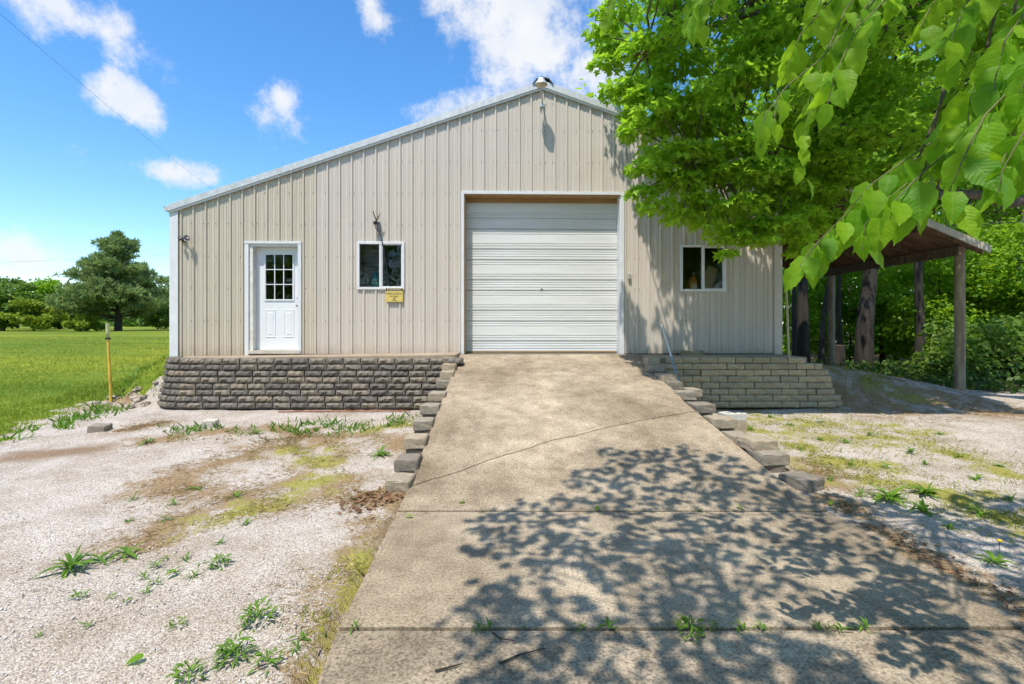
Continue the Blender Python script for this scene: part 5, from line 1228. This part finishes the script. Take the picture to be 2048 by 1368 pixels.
# rubble beside the left wall end
rub_mat = simple('rubble_stone', (.40, .33, .26), .9, var=.35, scale=6, bump=.3)
RUB = [loose_mesh('rubble_stone', 200 + i, .13, .10, .05) for i in range(5)]
for me in RUB: me.materials.append(rub_mat)
for i in range(70):
    x, y = random.uniform(-7.65, -6.5), random.uniform(8.7, 9.2)
    if y < 8.7 + (-6.5 - x) * .15: continue
    o = put('rubble_stone', RUB[i % 5], None, None, (x, y, float(gz(x, y)) - .01), (random.uniform(-.4, .4), random.uniform(-.4, .4), random.uniform(0, 6))); s = random.uniform(.4, 1.1); o.scale = (s, s, s)
    tag(o, 'pale rubble stone on the bank at the left end of the dark wall', 'stone', 'rubble stones beside the dark wall')

# weeds one can point at
WL = []
for i in range(5):
    mb = MB(); r = random.Random(i); bend = [.25, .45, .6, .8, .5][i]; w = [.05, .075, .09, .06, .11][i]; prof = [.35, .8, 1, .85, .5, .02]; vs = []
    for j, q in enumerate(prof):
        t = j / 5
        for s in (-1, 0, 1): vs.append((s * w * q, t, .45 * t - bend * t * t * 1.6 + (.02 if s else 0)))
    mb.add(vs, [(j * 3 + k2, j * 3 + k2 + 1, j * 3 + k2 + 4, j * 3 + k2 + 3) for j in range(5) for k2 in range(2)], True); me = mb.mesh('weed_leaf')
    me.attributes.new('tint', 'FLOAT', 'POINT').data.foreach_set('value', np.full(len(me.vertices), .2 + .15 * i, np.float32)); me.materials.append(M['weed']); WL.append(me)
def weed(px, py, size, nl, up, label, group=None, slab=False, mats=None):
    p = gp(px, py) if not slab else Vector(((px - CX) / F * EYE / ((py - HY) / F), EYE / ((py - HY) / F), 0)); t = empty('weed', p, 0, label, 'weed', group)
    if up >= 1.0 and nl > 12:            # bushy weed: small leaves on short stems
        for i in range(int(nl * 2.6)):
            a = random.uniform(0, 6.283); rad = size * .6 * random.random() ** .6; hz = size * random.uniform(.05, .8) * (1 - .5 * rad / size)
            o = put('leaf', random.choice(WL[1:]), None, t, (rad * math.cos(a), rad * math.sin(a), hz), (random.uniform(0, .9), random.uniform(-.4, .4), a - 1.57 + random.gauss(0, .5))); q_ = size * random.uniform(.25, .45); o.scale = (q_ * 1.6, q_, q_)
        return t
    for i in range(nl):
        a = 2 * math.pi * (i * .382 + random.uniform(-.05, .05)); e = random.uniform(.1, up)
        o = put('leaf', random.choice(WL), None, t, (0.01 * math.cos(a), .01 * math.sin(a), .004), (e, 0, a)); s = size * random.uniform(.6, 1.1); o.scale = (s, s, s)
    return t
weed(140, 1140, .17, 30, .8, 'large dark green weed with strap leaves on the lower left gravel'); weed(196, 1120, .14, 12, .5, 'flat strap-leaved weed just right of the large one on the gravel')
weed(250, 1108, .15, 14, .5, 'yellowish weed at the end of the straw band on the left gravel'); weed(468, 1318, .115, 40, 1.1, 'dense round green weed near the bottom of the left gravel')
weed(515, 1245, .12, 30, 1.0, 'loose yellow-green weed above the dense round one'); weed(440, 1135, .10, 30, 1.2, 'upright leafy weed in the middle of the left gravel'); weed(375, 1365, .10, 20, 1.2, 'green weed cut by the bottom edge of the picture')
weed(535, 1335, .10, 16, 1.1, 'small weed right of the dense round one near the bottom edge'); weed(355, 1255, .07, 14, 1.2, 'thin grassy weed alone in the middle of the lower gravel'); weed(470, 995, .13, 9, .9, 'spiky single tuft on the gravel between the straw bands')
weed(392, 978, .10, 8, .3, 'flat small weed left of the spiky tuft'); weed(297, 885, .16, 10, .5, 'flat star-shaped weed on the gravel below the pale stone'); weed(760, 912, .17, 18, .9, 'green tuft beside the fourth step of the left edging blocks')
weed(510, 868, .16, 12, .9, 'spiky tuft between the pale stone and the grass patch'); weed(1780, 1000, .22, 24, .9, 'large leafy weed on the right gravel nearest the lowest block'); weed(1850, 990, .2, 20, .8, 'second leafy weed right of the large one on the right gravel')
weed(1845, 1025, .16, 16, .8, 'dark leafy weed in the dappled shade of the right gravel'); weed(1985, 1125, .14, 16, .5, 'flat bright weed with a yellow flower on the right gravel'); weed(1380, 1268, .10, 34, 1.3, 'bushy dark green weed growing in the slab joint', None, True)
for px, py, s in [(150, 1195, .06), (167, 1190, .05), (250, 1205, .05), (290, 1185, .06), (330, 1120, .06), (345, 1145, .07), (285, 1155, .06), (310, 1135, .07), (370, 1120, .07), (403, 1130, .06), (385, 1155, .06), (440, 1090, .08), (310, 1165, .06), (222, 1195, .04), (265, 1000, .09), (345, 1010, .09), (600, 1280, .07), (590, 1300, .06), (170, 1255, .05), (75, 1275, .04), (330, 1040, .08), (255, 1045, .07), (490, 1050, .08)]:
    weed(px, py, s, 9, 1.0, 'tiny green weed sprig on the left gravel', 'tiny sprigs on the left gravel')
for px, py in [(1160, 1257), (1215, 1256), (1428, 1257), (1482, 1258), (1520, 1260), (1632, 1258), (1655, 1259), (1680, 1260), (1730, 1256), (708, 1256), (955, 1258), (975, 1260)]:
    weed(px, py, random.uniform(.045, .07), 10, 1.1, 'little bright green sprig growing in the slab joint', 'sprigs in the slab joint', True)
for px, py in [(1530, 905), (1560, 920), (1640, 880), (1700, 930), (1820, 905), (1880, 870), (1950, 960), (1660, 960), (1720, 990), (1960, 1030), (2020, 1000), (1580, 850), (1900, 1060), (1640, 845), (1740, 870), (1500, 860), (1600, 900), (1690, 885), (1770, 935), (1850, 930), (1540, 835), (1920, 915), (2000, 935)]:
    weed(px, py, random.uniform(.08, .14), 11, .9, 'low yellow-green weed on the sunny right gravel', 'weeds on the sunny right gravel')
p = gp(1990, 1118); t = empty('dandelion', (p.x + .02, p.y, p.z), 0, 'yellow dandelion flower above the flat weed on the right gravel', 'flower'); MB().tube([(0, 0, 0), (.01, 0, .07), (.012, 0, .12)], .002, 5).build('stalk', M['weed'], t); MB().lathe([(0, .118), (.012, .12), (.018, .128), (.01, .134), (0, .135)], 12, (.012, 0, 0)).build('bloom', simple('dandelion_yellow', (.8, .5, .02), .6), t)
p = gp(1690, 800); t = empty('tall_weed', p, 0, 'tall pale grass stalk at the right end of the tan wall', 'weed')
MB().tube([(0, 0, 0), (.02, 0, .5), (.0, 0, .8)], [.006, .004, .002], 5).build('stalk', M['moss'], t); MB().tube([(.02, 0, .45), (.08, 0, .6), (.2, 0, .58)], [.004, .003, .001], 5).build('side_stalk', M['moss'], t); MB().tube([(.0, 0, .76), (-.01, 0, .86)], [.006, .003], 5).build('seed_head', M['straw'], t)
# fallen fresh leaves on the concrete
for px, py, d, z, lab in [(930, 1006, 0, .01, 'fallen yellow-green leaf on the ramp near the lower joint'), (811, 1036, 0, .008, 'fallen leaf at the left end of the lower joint'), (1404, 1024, 0, .008, 'fallen green leaf on the joint in the dappled shade'), (1472, 1015, 0, .01, 'fallen dark green leaf just right of the one on the joint'), (1197, 1017, 0, .01, 'fallen green leaf in the sun patch above the joint'), (1661, 1007, 0, .01, 'fallen bright leaf at the right end of the joint'), (352, 1150, 1, .02, 'fallen yellow-green leaf among the sprigs of the left gravel'), (287, 1325, 1, .02, 'fallen rolled leaf near the bottom left corner')]:
    q = gp(px, py) if d else Vector((*ramp_pt(px, py), 0)) if py < 1027 else Vector(((px - CX) / F * EYE / ((py - HY) / F), EYE / ((py - HY) / F), 0))
    zz = q.z if d else (rz(q.y) if q.y > 4.3 else 0)
    o = put('fallen_leaf', HEART[2], None, None, (q.x, q.y, zz + z + .012), (random.uniform(-.2, .2), random.uniform(-.3, .3), random.uniform(0, 6))); o.scale = (.06, .075, .06); tag(o, lab, 'leaf')
# red rod at the foot of the left wall, yellow rain gauge post, fallen twigs
p0, p1 = gp(556, 826), gp(820, 824); o = MB().tube([p0 - p0 + Vector((0, 0, .02)), (p1 - p0) * .5 + Vector((0, 0, .025)), p1 - p0 + Vector((0, 0, .02))], .011, 8).build('iron_rod', M['rust'], None, p0); tag(o, 'thin rusty red rod lying at the foot of the dark wall', 'rod')
p = gp(222, 803); t = empty('rain_gauge_post', p, 0, 'yellow stake with a clear rain gauge at the lawn edge', 'rain gauge')
mb = MB(); mb.tube([(0, 0, -.1), (-.01, 0, .3), (-.04, 0, .8), (-.055, 0, 1.13)], [.026, .025, .023, .021], 10); mb.build('stake', simple('yellow_stake', (.62, .40, .05), .6, var=.35, scale=12, stretch=(1, 1, .3)), t)
MB().box(-.085, -.025, -.03, .03, 1.12, 1.15).build('bracket', M['black'], t)
MB().lathe([(0, 0), (.022, 0), (.026, .1), (.034, .26), (.036, .27)], 14, (-.055, -.005, 1.15)).build('gauge_tube', simple('clear_plastic', (.50, .52, .28), .25), t)
tw_mat = M['bark']
for pts, lab in [([(1000, 1330), (1040, 1312), (1090, 1300)], 'short dark twig on the front slab'), ([(870, 1345), (910, 1335), (925, 1330)], 'dark twig at the lower left of the front slab'), ([(985, 1268), (1000, 1280), (1030, 1285)], 'curved twig beside the slab joint')]:
    W = [Vector(((px - CX) / F * EYE / ((py - HY) / F), EYE / ((py - HY) / F), .008)) for px, py in pts]; o = MB().tube([w - W[0] for w in W], [.005, .004, .002], 6).build('fallen_twig', tw_mat, None, W[0]); tag(o, lab, 'twig')
p = gp(270, 800)
# cables
def wire(a, b_, sag, r_, label):
    a, b_ = Vector(a), Vector(b_); pts = [a.lerp(b_, i / 24) - a - Vector((0, 0, 4 * sag * (i / 24) * (1 - i / 24))) for i in range(25)]
    o = MB().tube(pts, r_, 5).build('overhead_cable', M['black'], None, a); tag(o, label, 'cable')
wire(at(-60, -25, 13), at(470, 410, 34), .25, .0045, 'thin dark cable crossing the sky at the upper left')
wire(at(-300, 528, 75), at(360, 508, 70), .4, .012, 'faint far cable above the trees on the left')
wire(at(1850, 452, 15), at(2300, 408, 14), .15, .012, 'dark cable running between the trees at the right edge')
